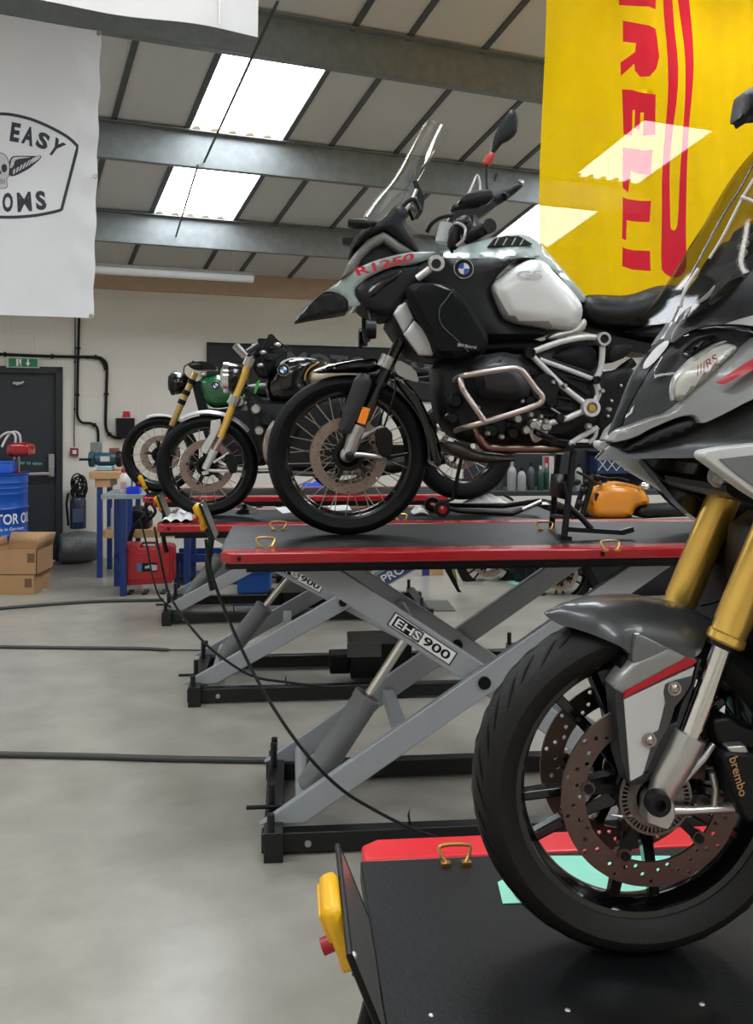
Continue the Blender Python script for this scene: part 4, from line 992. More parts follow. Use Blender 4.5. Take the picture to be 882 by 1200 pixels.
for (x, y, r_, mm) in ((600,487,.03,dark),(620,470,.026,blkm),(645,470,.03,blkm),(655,490,.022,dark),(640,500,.02,silv),(560,440,.02,blkm),(533,470,.03,blkm),(529,490,.024,dark),(575,505,.03,blkm),(600,508,.026,blkm)):
    A.part('engine_boss', MB().lathe([(0, -.02), (r_ * .7, -.02), (r_, -.008), (r_, .03), (0, .03)], P(x, y, .2), n=16), mm)
for (a_, b__, r_) in (((630,462),(672,468),.008),((632,476),(670,480),.012),((634,486),(662,488),.01),((600,478),(596,500),.012),((612,500),(640,512),.008),((640,430),(690,462),.01),((660,440),(700,448),.007)):
    A.part('engine_pipe', MB().tube([P(*a_, .19), P(*b__, .19)], r_, 10), dark)
# crash bar loop round the cylinder
cb = [(533,446,.2),(536,443,.3),(545,440,.36),(570,436,.38),(597,432,.38),(608,433,.38),(616,440,.38),(627,455,.38),(634,463,.38),(635,469,.38),(630,474,.38),(612,481,.38),(590,488,.38),(570,494,.37),(548,500,.33),(538,503,.24),(534,505,.15)]
A.tube('crash_bar', cb, .0115, pinks, mirror=True, sm=4, n=12)
A.tube('crash_bar', [(539,444,.345),(541,453,.36),(545,461,.36),(556,477,.37),(567,493,.37)], .0115, pinks, mirror=True, sm=4, n=12)
# rear frame trellis
N = {'a': (620,414), 'b': (706,397.5), 'c': (698,445.5), 'd': (691.5,478), 'e': (626,500)}
wt = .2
for k, pth in enumerate(([N['a'], (655,401), (687,395), N['b']], [N['a'], (660,454), N['d']], [(632,421), (665,433), N['c']], [N['b'], (704,430), N['c'], (701,462), N['d']], [(640,497), (665,490), N['d']])):
    A.tube('frame_tube', [(x, y, wt) for x, y in pth], .0125 if k != 2 else .0095, white_m, mirror=True, sm=3 if len(pth) > 3 else 0, n=12)
for k, r_ in (('a', .022), ('b', .028), ('c', .016), ('d', .036)):
    c = P(*N[k], wt + .012)
    A.part('frame_boss', MB().lathe([(r_ * .62, -.022), (r_ * .95, -.022), (r_, -.016), (r_, .02), (r_ * .62, .02)], c, n=24, close=True), white_m if k == 'd' else blkm if k in 'ac' else silv, mirror=True)
    A.part('boss_plug', MB().lathe([(0, -.012), (r_ * .62, -.012), (r_ * .62, .0), (0, .0)], c, n=18), blkm if k != 'd' else bronze, mirror=True)
A.part('pivot_screw', MB().lathe([(0, -.022), (.014, -.022), (.016, -.014), (.016, 0), (0, 0)], P(*N['d'], wt + .012), n=16), brass)
cov = mat('side_cover_grey', (66, 68, 71), .38)
A.shell('side_cover', [(640,418),(660,408),(682,402),(699,410),(699,428),(692,436),(676,432),(652,424)], cov, w=.17, H=.02, mirror=True)
A.shell('side_cover', [(712,408),(728,403),(743,405),(735,418),(712,427)], cov, w=.17, H=.01, mirror=True)
A.shell('swing_arm', [(680,465),(700,470),(730,480),(790,500),(840,515),(842,532),(790,525),(720,505),(690,500)], blkm, w=.1)
A.shell('footrest_plate', [(700,440),(735,428),(750,440),(740,470),(720,505),(706,520),(698,500),(705,470)], blkm, w=.13, H=.01)
for (x, y) in ((716,470),(712,488),(727,452)): A.part('plate_bolt', MB().ball(P(x, y, .145), .008), silv)
A.tube('foot_bracket', [(668,520,.19),(680,512,.19),(700,501,.19)], .011, white_m, mirror=True)
A.tube('foot_bracket', [(700,501,.19),(697,512,.19),(690,519,.18)], .008, white_m, mirror=True)
A.part('foot_bracket_end', MB().ball(P(669, 520, .19), .017, .012, .017), silv)
A.tube('spring', [(720,440,.1),(730,432,.1),(742,424,.1)], .02, blkm)
for (x, y) in ((600,487),(610,500),(618,494),(628,505),(632,496)): A.part('peg_joint', MB().lathe([(0, -.015), (.013, -.015), (.018, -.004), (.016, .02), (0, .02)], P(x + 6, y + 4, .22), n=12), silv)
A.tube('gear_lever', [(628,508,.24),(640,513,.25),(655,516,.25),(665,517,.24)], .007, blkm, sm=3)
A.tube('foot_peg', [(625,505,.2),(640,512,.26),(650,516,.32)], .013, blkm, mirror=True)
for (x, y, r_) in ((622,486,.012),(634,488,.01),(640,494,.012),(612,470,.01),(648,448,.01),(662,452,.01),(588,512,.012),(572,508,.01),(560,478,.012),(552,470,.01),(706,458,.01),(714,480,.01),(690,500,.014)):
    A.part('engine_bolt', MB().lathe([(0, -.008), (r_ * .6, -.008), (r_, 0), (r_, .02), (0, .02)], P(x, y, .235), n=10), silv)
A.shell('mount_bracket', [(618,494),(628,490),(640,494),(644,504),(636,514),(626,520),(620,508)], silv, w=.21, back=.03, H=.006)
A.tube('shift_rod', [(645,478,.21),(664,490,.21)], .004, silv)
A.tube('engine_hose', [(548,505,.14),(540,490,.16),(546,470,.16),(540,450,.15)], .012, blkm, sm=4)
A.tube('engine_hose', [(612,436,.17),(640,444,.19),(668,470,.18)], .01, blkm, sm=4)
# exhaust and belly
A.tube('exhaust_pipe', [(556,500,.16),(560,510,.15),(566,520,.13),(575,524,.12),(600,525,.12),(640,525,.12),(670,524,.11)], .021, bronze, sm=5, n=14)
A.tube('exhaust_pipe', [(566,521,.12),(590,527,.1),(660,528,.1)], .014, chrome, sm=4)
A.shell('skid_plate', [(517,519),(528,517),(545,521),(558,529),(580,533),(612,536),(600,541),(575,543),(552,541),(530,533)], mat('dull_skid_plate', (70, 62, 58), .45, metal=.6, noise=.2), w=.14, H=.02)
# centre stand
cs = [(690,519,.12),(660,519,.12)]
A.tube('stand_crossbar', [(636,515,.15),(660,522,.16),(700,522,.16)], .012, blkm)
A.part('stand_crossbar', MB().cyl(P(668, 524, .2), P(668, 524, -.2), .018), blkm)
A.tube('stand_leg', [(672,528,.17),(668,560,.18),(664,600,.2),(661,628,.21)], .0135, blkm)
A.tube('stand_leg', [(655,530,-.17),(651,560,-.18),(648,600,-.2),(646,618,-.21)], .0135, blkm)
A.part('stand_foot', MB().bar(P(655, 629, .21), P(668, 631, .21), .04, .018).bar(P(640, 619, -.21), P(652, 620, -.21), .04, .018), blkm)
A.part('stand_plate', MB().add([P(646,555,-.1), P(668,556,.12), P(664,586,.13), P(644,581,-.12)], [(0,1,2,3)]), blkm, solid=.006)
A.tube('stand_leg', [(664,592,.19),(680,606,.19),(693,620,.2)], .012, blkm)
A.part('stand_tread', MB().bar(P(664, 620, .2), P(727, 624, .2), .02, .018).bar(P(727, 624, .2), P(741, 620, .2), .03, .02), blkm)
A.tube('stand_crossbar', [(647,605,-.19),(663,606,.19)], .009, blkm)
A.tube('stand_spring', [(660,565,.2),(668,598,.2)], .009, dark)
# ================================================================== the near motorcycle (grey, gold forks)
D = T('motorcycle', 'nearest grey motorcycle with thick gold forks, drilled discs and red stripes', 'motorcycle', FD, FD.P(760, 1107, 0), 'motorcycles parked on the lifts')
P = FD.P
gun = mat('gunmetal_gloss', (70, 71, 72), .34, metal=.3, coat=.35)
lgrey = mat('light_grey_gloss', (142, 142, 139), .34, metal=.3, coat=.3)
fgrey = mat('facet_grey', (112, 113, 112), .3, metal=.35, coat=.3)
pale = mat('pale_grey_decal', (196, 196, 194), .4)
redst = mat('red_stripe', (176, 14, 34), .35)
lens = glassy('headlamp_lens', (.86, .87, .87), .03)
ew, wd = wheel(D, 746, 912, .30, .12, 'cast', spokes=10, discs=(.160,), dw=.068, tread=True, rimm=blkg, rot=.35, discmat=mat('dark_disc_steel', (104, 90, 84), .38, metal=.85, noise=.15))
# rear wheel, outside the picture
wheel(D, 746 + 1000, 912, .31, .18, 'cast', spokes=10, discs=(.13,), dw=.07, rear=True)
EDGE = [(100,930),(192,882),(258,844),(304,820),(351,799),(379,789),(403,769),(438,741),(471,728),(521,710),(540,693),(700,693)]
def fw(px, py):
    "half-width of the front fairing: zero on its leading edge, widening backwards"
    xe = EDGE[-1][1]
    for (y0, x0), (y1, x1) in zip(EDGE, EDGE[1:]):
        if y0 <= py <= y1: xe = x0 + (x1 - x0) * (py - y0) / (y1 - y0); break
    return .008 + .205 * max(0, min(1.3, (px - xe) / 150.)) ** .9
_sh = D.shell
def shellD(name, pts, m, **kw):
    if getattr(pts, 'o', None) is not None:
        o = pts.o; kw['wfn'] = lambda x, y: fw(x, y) + o; kw.setdefault('step', 6)
    return _sh(name, pts, m, **kw)
D.shell = shellD
class PL(list): o = None
def fp(pts, o=0.):
    r = PL([(p[0], p[1], fw(p[0], p[1]) + o) for p in pts]); r.o = o; return r
def fp_old(pts, o=0.): return pts
# fork legs
for s_ in (1, -1):
    w = .105 * s_
    # reference line in the near plane
    def Q(x, y): v = P(x, y, .105); return Vector((v.x, -w, v.z))
    g0, g1 = Q(849, 752), Q(935, 545)
    ax = (g1 - g0).normalized()
    o = D.part('fork_tube', MB().tube([g0 - ax * .004, g0, g0 + ax * .012, g0 + ax * .015, g0 + ax * .03, g0 + ax * .034, g1], [.029, .0325, .0325, .030, .030, .0315, .0315], 26), goldm)
    D.part('fork_lip', MB().tube([g0 - ax * .012, g0 - ax * .002], .026, 22), blkm)
    c0 = Q(806, 866)
    D.part('fork_stanchion', MB().tube([c0, g0], .0185, 24), chrome)
    D.part('fork_bottom', MB().tube([Q(771, 940), Q(780, 915), Q(797, 884), Q(800, 878), Q(808, 861)], [.021, .026, .0285, .0285, .0285], 24), silv)
    ab = MB().prism([(v.x, v.z) for v in [Q(x, y) for x, y in ((754,932),(760,928),(776,928),(784,936),(786,950),(781,961),(777,967),(768,965),(752,959),(753,944))]], -w - .024, -w + .02)
    D.part('axle_clamp', ab, silv, bevel=.004)
    D.part('axle_nut', MB().lathe([(0, -.010), (.008, -.010), (.010, -.022), (.019, -.022), (.021, -.015), (.021, 0), (0, 0)], Vector((P(771, 942, .135).x, -s_ * .122, P(771, 942, .135).z)), n=24), dark)
    D.part('caliper_arm', MB().tube([Q(782, 950), Q(810, 950), Q(840, 948), Q(858, 946)], [.0095, .0075, .008, .010], 12).tube([Q(784, 928), Q(806, 908), Q(824, 888), Q(836, 872)], [.008, .007, .007, .005], 10).tube([Q(836, 946), Q(838, 925), Q(834, 905)], .006, 8), silv)
    D.part('caliper', MB().prism([(v.x, v.z) for v in [Q(x, y) for x, y in ((836,878),(843,872),(866,874),(880,876),(898,884),(900,905),(892,930),(878,950),(866,956),(858,946),(850,928),(842,904))]], -w - .034, -w + .024), blk, bevel=.012)
    D.part('caliper_mount', MB().prism([(v.x, v.z) for v in [Q(x, y) for x, y in ((832,842),(850,838),(866,846),(884,852),(900,870),(880,878),(860,874),(838,870))]], -w - .01, -w + .03), blkm, bevel=.006)
    D.part('caliper_bracket', MB().prism([(v.x, v.z) for v in [Q(x, y) for x, y in ((842,868),(864,866),(868,876),(846,876))]], -w - .03, -w + .01), silv, bevel=.003)
D.text('lettering', 'brembo', [(863.5,885),(875.5,930),(866,934),(853.5,889)], .1405, mat('gold_letter', (176, 140, 86), .5), bold=.01)
# toothed sensor ring
m = MB().lathe([(.034, -.002), (.05, -.002), (.05, .002), (.034, .002)], Vector((wd.x, -.086, wd.z)), n=60, close=True)
for i in range(48):
    a = 2 * math.pi * i / 48; c_ = Vector((wd.x, -.086, wd.z)); d = Vector((math.cos(a), 0, math.sin(a)))
    m.bar(c_ + d * .049, c_ + d * .060, .0028, .004, up=(0, 1, 0))
m.lathe([(.0595, -.002), (.064, -.002), (.064, .002), (.0595, .002)], Vector((wd.x, -.086, wd.z)), n=60, close=True)
D.part('sensor_ring', m, mat('dull_ring_steel', (120, 114, 108), .4, metal=.9))
D.tube('sensor_cable', [(716,955,.075),(728,957,.08),(742,955,.085)], .003, silv)
# mudguard
def mw(x, y):
    r_ = math.hypot(x - 746, y - 912); return .088 * max(0.15, min(1, (235 - r_) / 45.))
def mw2(x, y):
    # cross-section of the guard: full width low down, rounding over to the crest line
    cr = [(635,719),(660,708),(700,701),(750,700),(800,709),(836,727)]
    for (x0, y0), (x1, y1) in zip(cr, cr[1:]):
        if x <= x1: break
    yc_ = y0 + (y1 - y0) * (x - x0) / (x1 - x0); k = max(0, min(1, (y - yc_ + 1) / 75.))
    taper = max(.12, math.sin(min(1, max(0, x - 630) / 110.) * math.pi / 2))
    return .094 * taper * (1 - (1 - k) ** 2) ** .5 if k > 0 else .004
mg = [(635,719),(645,713.5),(660,708),(680,703.5),(700,701.5),(725,700),(750,700),(775,703),(800,710),(820,718),(836,727),(832,742),(824,757),(820,766),(812,772),(800,776),(785,770),(784,760),(765,750),(746,743),(744,760),(741,768),(728,758),(710,750),(690,742),(670,735.5),(656,733)]
gd = D.shell('mudguard', [(x, y, mw(x, y)) for x, y in mg], gun, H=.0, angle=60, sm=2, step=5, wfn=mw2)
D.shell('guard_facet', [(741,777.5),(741,764),(744.5,744),(750,742.5),(784,760),(757,784)], fgrey, parent=gd, w=.097, back=.05, sm=0, H=.004, D=.01)
D.shell('guard_facet', [(720,807),(722,802.5),(741,778),(784,760),(804,770.5),(816,773),(780,790),(732,815)], lgrey, parent=gd, w=.1, back=.05, sm=0, H=.003, D=.01)
D.shell('guard_edge', [(720,807),(732,814),(736,860),(740,914),(753,909),(770,868),(784,850),(793,846),(800,822),(812,800),(817,778),(822,772),(815,800),(806,828),(795,858),(786,874),(765,905),(754,918.5),(736.5,921),(727,890)], dark2, parent=gd, w=.102, back=.05, sm=0, bevel=.002)
D.shell('guard_side_plate', [(731,820),(770,802),(814,781.5),(811,792),(797,797),(786,808),(783,820),(779,836),(772,855),(766,868),(762,884),(753,908),(738.5,916)], pale, parent=gd, w=.105, back=.02, sm=0, bevel=.001)
D.shell('guard_bracket', [(780,802),(790,798),(812,792),(809,803),(800,818),(791,828),(787,842),(782,856),(772,872),(762,894),(757,905),(755,906),(761,884),(764,873),(759,871),(759,863),(765,860),(772,856),(776,840),(780,824),(778,812)], mat('dark_bracket', (74, 72, 72), .4, metal=.3), parent=gd, w=.108, back=.02, sm=0, bevel=.001)
D.shell('red_stripe', [(730,818.5),(733,810),(770,790),(804,771),(817,774.5),(812,779),(775,796)], redst, parent=gd, w=.106, back=.03, sm=0)
for (x, y) in ((790,807),(761,867.5)):
    D.part('guard_bolt', MB().lathe([(0, -.005), (.004, -.006), (.0075, -.004), (.0085, 0), (0, 0)], P(x, y, .109), n=18).lathe([(.0085, -.001), (.012, -.001), (.012, .002), (.0085, .002)], P(x, y, .109), n=18, close=True), steel, parent=gd)
D.shell('guard_inner', [(728,770),(745,762),(800,775),(815,790),(800,830),(770,880),(745,910),(736,860),(724,815)], blk, parent=gd, w=.075, back='mirror', sm=0)
# far side of the guard
D.shell('guard_side_plate', [(731,820),(814,781.5),(783,820),(753,908),(738.5,916)], gun, parent=gd, w=-.088, back=.02, sm=0)
# ---------------- fairing
chin = [(693.5,540),(703,529),(712,521),(735,516),(760,507),(790,495),(815,486),(822,498),(850,486),(882,470),(930,448),(930,560),(900,545),(882,541),(860,538),(825,536.5),(790,537),(755,537.5),(720,539)]
D.shell('chin_fairing', fp(chin, -.012), mat('chin_dark', (44, 45, 46), .34, coat=.3), bevel=.004)
D.shell('chin_intake', fp([(752,509),(785,494),(812,486),(822,497),(812,505),(790,513),(768,520),(742,527),(728,528)], -.002), blk, H=.012, D=.015, back=.03)
core = [(722,505),(742,455),(768,412),(795,385),(840,360),(900,335),(1010,300),(1090,330),(1100,420),(1060,520),(960,560),(900,540),(820,520),(760,512)]
D.shell('front_body', fp(core, -.04), blk, sm=1)
D.shell('nose_edge', fp([(711,521),(714,505),(729,471),(742,438),(755,417),(770,402),(786,391),(793,396),(782,408),(766,427),(748,456),(735,480),(727,502),(722,519)], -.004), mat('nose_black', (8, 8, 9), .35, spec=.3), bevel=.003)
hl = [(726,503),(732,488),(740,470),(750,448),(760,430),(772,414),(785,404),(800,393),(820,385),(840,381.5),(862,381),(884,386),(892,394),(880,400),(868,412),(850,428),(835,441),(815,458),(798,475),(782,485),(760,494)]
D.shell('headlight_bowl', fp(hl, -.006), mat('headlight_black', (24, 25, 28), .45), H=.0, sm=1, back='mirror')
D.shell('headlight_reflector', fp([(789,467),(788,456),(789,447),(794,438),(803,428),(814,419),(828,410),(842,403),(852,402),(864,406),(860,414),(848,424),(830,442),(815,456),(799,471)], .002), mat('lamp_reflector', (205, 200, 188), .35, metal=.15, noise=.15, nscale=40), H=.012, D=.012, back=.01)
D.shell('headlight_frame', fp([(786,470),(785,455),(788,443),(796,432),(812,417),(832,405),(848,399),(853,400),(838,405),(816,420),(800,434),(791,446),(789,460),(790,468)], .008), silv, back=.006, sm=1)
D.text('lamp_mark', '///RS', [(x, y, fw(x, y) + .024) for x, y in ((814,430),(838,414),(841,423),(816,441))], 0, mat('faint_red', (150, 70, 60), .5), bold=.02)
D.shell('lamp_projector', fp([(800,414),(810,402),(825,394),(840,392),(834,402),(818,412),(806,420)], .002), blkg, H=.015, D=.012, back=.01)
D.shell('headlight_glass', fp(hl, .022), lens, H=.012, D=.04, back=None)
D.shell('running_light', fp([(755,432),(757,424),(770,407),(783.5,397.5),(783,404),(778,411),(767,424),(758,431)], .03), pale, H=.004, back=.01)
D.shell('side_fairing', fp([(713,520.5),(725,504),(745,498),(770,488.5),(784,486),(799,476),(816,459),(836,442),(852,428),(870,412),(882,402),(893,394),(930,370),(980,350),(1010,400),(980,430),(930,448),(882,468),(850,485),(829,495),(822,497),(816,486),(798,488),(778,496),(760,504),(745,513)], .016), lgrey, bevel=.005)
D.shell('red_stripe', fp([(839,449),(852,440),(882,421),(930,396),(935,408),(882,434),(849,450)], .034), redst, back=.006, sm=0)
D.shell('upper_cowl', fp([(786,404),(784,394),(792,380),(800,366),(815,355),(832,345),(846,333),(862,325),(884,316),(930,300),(990,300),(980,345),(930,366),(892,384),(862,380),(840,380.5),(815,385),(798,394)], .012), mat('cowl_grey', (44, 45, 47), .38, coat=.25), bevel=.005)
D.shell('white_flash', fp([(850,379.5),(866,374),(884,369),(930,352),(935,366),(893,383),(866,380)], .03), pale, back=.004, sm=0)
D.shell('cowl_edge', fp([(792,380),(798,368),(830,345),(852,322),(857,312),(862,316),(850,334),(830,352),(806,372)], .03), blkg, back=.01)
# windscreen
def screenD(cen, side, W, mm, name):
    cen = curve(cen, 6); side = curve(side, 6)
    def at(L_, s): k = s * (len(L_) - 1); i = min(int(k), len(L_) - 2); return L_[i].lerp(L_[i + 1], k - i)
    def fn(u, v):
        q = 2 * u - 1; a = at(cen, v); b_ = at(side, v); s_ = abs(q) ** 2.2
        pa = P(a.x, a.y, 0); pb = P(b_.x, b_.y, W); return Vector((pa.x + (pb.x - pa.x) * s_, q * W, pa.z + (pb.z - pa.z) * s_))
    return D.part(name, MB().grid(fn, 24, 24), mm, angle=180)
screenD([(787,377),(800,349),(806,330),(820,303),(844,257),(865,224),(884,190),(905,160)], [(842,352),(870,330),(884,312),(900,288),(920,258),(940,228),(955,200),(965,180)], .2, smoke, 'windscreen')
eg = glassy('smoked_edge', (.6, .6, .62), .3, .2)
D.tube('screen_edge', [(787,377,.0),(800,349,.0),(806,330,.0),(820,303,.0),(844,257,.0),(865,224,.0),(884,190,.0),(905,160,.0)], .0025, eg, sm=4)
D.tube('screen_seam', [(831,303,.13),(845,280,.14),(858,255,.145),(870,231,.15),(884,208,.155),(900,180,.16)], .0025, white_m, sm=4)
D.tube('screen_seam', [(868,231,.15),(878,234,.16),(890,240,.18)], .003, white_m)
D.tube('screen_seam', [(797,360,.1),(800,346,.1),(808,330,.1),(818,315,.1)], .003, white_m, sm=3)
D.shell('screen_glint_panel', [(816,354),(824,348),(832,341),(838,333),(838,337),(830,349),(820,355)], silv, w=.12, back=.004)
D.shell('instrument_panel', [(836,345),(842,332),(858,310),(882,284),(940,260),(960,320),(900,345),(860,350)], mat('dark_teal_grey', (58, 62, 66), .45), w=.07, H=.02)
D.shell('dash_display', [(845,322),(860,300),(876,278),(884,262),(900,250),(905,270),(884,300),(862,318)], blkg, w=.04, sm=0)
D.shell('dash_bracket', [(862,312),(871,293),(884,276),(900,262),(910,270),(890,292),(872,308)], blkm, w=.08, H=.01)
for (x, y) in ((868,290),(873,285),(871,296)): D.part('bracket_bolt', MB().ball(P(x, y, .095), .007), silv)
D.shell('mirror', [(866,138),(869,120),(872,106),(890,98),(925,96),(945,108),(935,130),(900,136),(884,137),(878,138),(874,145),(871,138)], blk, w=.38, H=.03, D=.03, back=.03)
D.tube('mirror_stalk', [(930,125,.36),(950,170,.34),(960,230,.3)], .01, blkm)
# beak above the wheel
bk_ = D.shell('beak', [(824.5,534),(826,530),(830,528),(850,524.5),(882,521),(930,516),(985,512),(990,650),(930,608),(882,579),(853,558),(830,541),(826,538)], pale, w=.265, back=.04, sm=0, bevel=.004, mirror=True)
D.shell('beak_insert', [(843,538),(882,533.5),(930,529),(980,526),(980,625),(930,596),(882,569.5),(860,553)], mat('beak_grey', (108, 108, 110), .45), parent=bk_, w=.268, back=.01, sm=0)
# inner fairing, radiator side and the small lamp
D.shell('inner_fairing', [(752,538),(790,537),(830,537),(900,545),(910,660),(860,640),(834,620),(812,606),(792,588),(772,562)], blkg, w=-.15, back=.04)
D.tube('fairing_seam', [(753,538,-.145),(770,556,-.145),(790,571,-.145),(806,577,-.145),(820,584,-.145),(828,594,-.145)], .003, dark, sm=4)
D.part('indicator_lamp', MB().tube([P(832, 557, .1), P(838, 558, .1), P(848, 560, .1), P(866, 564, .1)], [.012, .018, .02, .014], 16), mat('smoky_lamp', (150, 150, 150), .15, metal=.4, coat=.8))
D.shell('triple_clamp', [(850,566),(880,566),(940,575),(930,600),(880,590),(852,580)], blkm, w=.13)
D.shell('radiator', [(885,600),(990,620),(985,760),(940,800),(900,770),(880,700)], dark, w=.05, H=.02)
D.shell('engine_block', [(940,640),(1250,600),(1280,860),(1100,960),(980,900),(930,800)], dark, w=.2, H=.04)
D.shell('fuel_tank', [(960,420),(1040,340),(1180,330),(1260,420),(1250,520),(1100,560),(980,540)], gun, w=.1, H=.1, D=.15)
D.shell('seat', [(1240,440),(1330,430),(1500,420),(1620,380),(1650,400),(1560,470),(1400,500),(1260,500)], seatm, w=.08, H=.06)
D.shell('swing_arm', [(1200,840),(1300,840),(1740,890),(1740,940),(1300,920),(1200,900)], blkm, w=.12)
D.tube('handlebar', [(980,330,-.38),(950,310,-.25),(940,320,0),(950,310,.25),(980,330,.38)], .012, blkm, sm=4)
D.tube('brake_hose', [(884,610,-.02),(872,640,-.04),(856,690,-.05),(854,730,-.03),(858,780,.0),(862,820,.05),(866,850,.09)], .006, blk, sm=6)
D.tube('brake_hose', [(884,610,.02),(868,680,0),(850,700,-.03),(820,709,-.05)], .004, dark, sm=6)
D.shell('rear_hugger', [(900,800),(930,790),(960,860),(950,930),(900,960),(890,880)], blk, w=.07, H=.01)

# mint paper sheet on the near deck
z = TZD + .0015
q = [FD.onz(583, 1034, z), FD.onz(589, 1059, z), FD.onz(800, 1052, z), FD.onz(785, 1003, z), FD.onz(640, 1003, z)]
one('paper_sheet', 'pale mint green paper sheet lying on the near deck behind the tyre', 'paper', FD, q[0], MB().prismz([(v.x, v.y) for v in q], TZD + .0005, TZD + .002), mat('mint_paper', (150, 225, 200), .6, noise=.05))
# ================================================================== the black cafe style motorcycle on the middle lift
B = T('motorcycle', 'black tank motorcycle with slim gold forks, round headlight and cream seat hump', 'motorcycle', FB, FB.P(243, 604.5, 0), 'motorcycles parked on the lifts')
wheel(B, 243, 545.5, .299, .12, 'wire', spokes=24, discs=(.155,), dw=.07)
wheel(B, 541, 526, .31, .17, 'wire', sect=.105, spokes=20, discs=(.13,), dw=.06, rear=True)
for s_ in (1, -1):
    w = .1 * s_
    B.tube('fork_tube', [(258.5,513,w),(292,425,w)], .023, goldm, n=14)
    B.tube('fork_stanchion', [(249,531,w),(258.5,513,w)], .016, chrome)
    B.part('fork_bottom', MB().tube([FB.P(240,550,w),FB.P(245,540,w),FB.P(251,528,w)], [.02,.022,.024], 14).tube([FB.P(242,551,w),FB.P(256,552,w),FB.P(269,552,w)], .009, 8).tube([FB.P(250,542,w),FB.P(262,535,w),FB.P(268,531,w)], .008, 8).tube([FB.P(240,552,w),FB.P(241,556,w)], .02, 8), white_m)
    B.shell('caliper', [(262,534),(270,531),(277,540),(278,553),(270,556),(266,546)], blkm, w=w + .02, back=.04)
    B.part('fork_clamp', MB().tube([FB.P(272.5,474,w),FB.P(276.5,464,w)], .035, 14), silv)
    B.part('fork_clamp', MB().tube([FB.P(290,429,w),FB.P(294,419,w)], .033, 14), silv)
B.shell('triple_clamp', [(264,468),(283,462),(286,474),(270,478)], silv, w=.09)
B.shell('triple_clamp', [(288,416),(300,412),(306,424),(290,430)], silv, w=.09)
B.shell('guard_stay', [(247,493),(258,491),(259,499),(250,517),(242,532),(236,530),(236,524),(246,508)], white_m, w=.09, back=.02, sm=0, bevel=.003, mirror=True)
c_ = FB.P(243, 545.5, 0)
g = B.part('mudguard', MB().lathe([(.312,-.07),(.325,-.05),(.33,0),(.325,.05),(.312,.07),(.309,.07),(.32,.05),(.325,0),(.32,-.05),(.309,-.07)], (c_.x, 0, c_.z), n=20, a0=R(40), a1=R(118), close=True), white_m)
B.part('headlight', MB().lathe([(0,-.03),(.06,-.025),(.088,0),(.088,.03),(.08,.08),(.05,.12),(0,.13)], FB.P(266,443,0), axis='x', n=28), blkg)
B.part('headlight_ring', MB().lathe([(.084,-.012),(.094,-.008),(.094,.022),(.086,.022)], FB.P(264,443,0), axis='x', n=28, close=True), chrome)
B.part('headlight_glass', MB().lathe([(0,-.032),(.05,-.026),(.084,-.006)], FB.P(264,443,0), axis='x', n=24), pale)
B.tube('handlebar', [(286,411,.34),(292,416,.3),(300,410,.15),(304,408,0),(300,410,-.15),(296,405,-.35)], .011, blkm, sm=4)
B.part('bar_end_mirror', MB().tube([FB.P(275.5,404.5,.36),FB.P(287,417,.33)], .022, 12), silv)
B.tube('grip', [(287,414,.33),(301,405,.2)], .016, blk)
B.shell('switch_cluster', [(301,400),(303,396),(313,397),(314,392),(319,391),(325,398),(330,402),(334,405),(331,408),(318,405),(306,407)], blkm, w=.1)
B.shell('clamp_detail', [(294,422),(302,408),(316,410),(326,415),(322,430),(312,445),(300,440)], dark, w=.09, H=.02)
for i, (x, y) in enumerate(((300,415),(308,413),(314,421),(305,428),(318,408),(325,404))): B.part('control_part', MB().ball(FB.P(x, y, .12), .022, .016, .014), silv if i % 2 else blkm)
B.tube('control_cable', [(332,405,.1),(340,409,.1),(330,415,.1),(318,425,.1)], .006, blk, sm=4)
B.tube('control_cable', [(312,398,.1),(305,415,.12),(312,440,.12)], .006, blk, sm=4)
B.shell('fuel_tank', [(310,450),(318,437),(325,427),(336,420),(352,418),(368,420),(384,422),(380,430),(366,433),(360,440),(358,448),(364,458),(352,468),(332,474),(314,470)], blkg, w=.07, H=.1, D=.09)
B.shell('tank_stripe', [(327,426),(334,421),(348,418.3),(366,420),(372,421.5),(366,422),(350,421),(338,422.5),(330,428)], pale, w=.1, back=.2, H=.01)
roundel(B, 332, 433.5, .168, .036)
B.shell('seat_hump', [(360,441),(363,434),(368,429.5),(378,427),(392,426),(404,427),(430,430),(440,436),(436,442),(410,443),(390,444),(372,449),(363,448)], mat('cream_paint', (232, 216, 190), .4), w=.06, H=.07, D=.05)
B.tube('seat_trim', [(357,446,.14),(358,438,.14),(364,430,.14),(374,425,.14)], .006, brass, sm=4)
B.shell('seat', [(420,432),(470,428),(500,432),(505,440),(470,446),(425,446)], seatm, w=.07, H=.05)
B.shell('tail_unit', [(480,434),(530,424),(545,430),(540,442),(500,450)], blk, w=.06, H=.03)
B.shell('engine_block', [(288,462),(316,470),(360,470),(400,450),(440,452),(450,500),(440,545),(400,556),(340,556),(305,540),(292,500)], mat('engine_black', (17, 18, 20), .5), w=.12, H=.05)
for (x, y, r_) in ((300,480,.03),(312,492,.04),(322,510,.05),(304,505,.03),(318,530,.04),(340,500,.06),(420,500,.06)):
    B.part('engine_casting', MB().lathe([(0,-.03),(r_ * .7,-.03),(r_,-.01),(r_,.03),(0,.03)], FB.P(x, y, .19), n=16), dark if r_ > .035 else silv)
B.tube('exhaust_pipe', [(322,495,.2),(314,510,.22),(312,530,.2),(322,548,.15),(360,554,.12),(430,552,.12)], .022, steel, sm=5)
B.tube('exhaust_silencer', [(430,552,.14),(520,535,.18)], .045, blkm, n=16)
B.shell('frame', [(290,455),(310,470),(330,560),(322,560),(302,480),(286,462)], blkm, w=.08, sm=0)
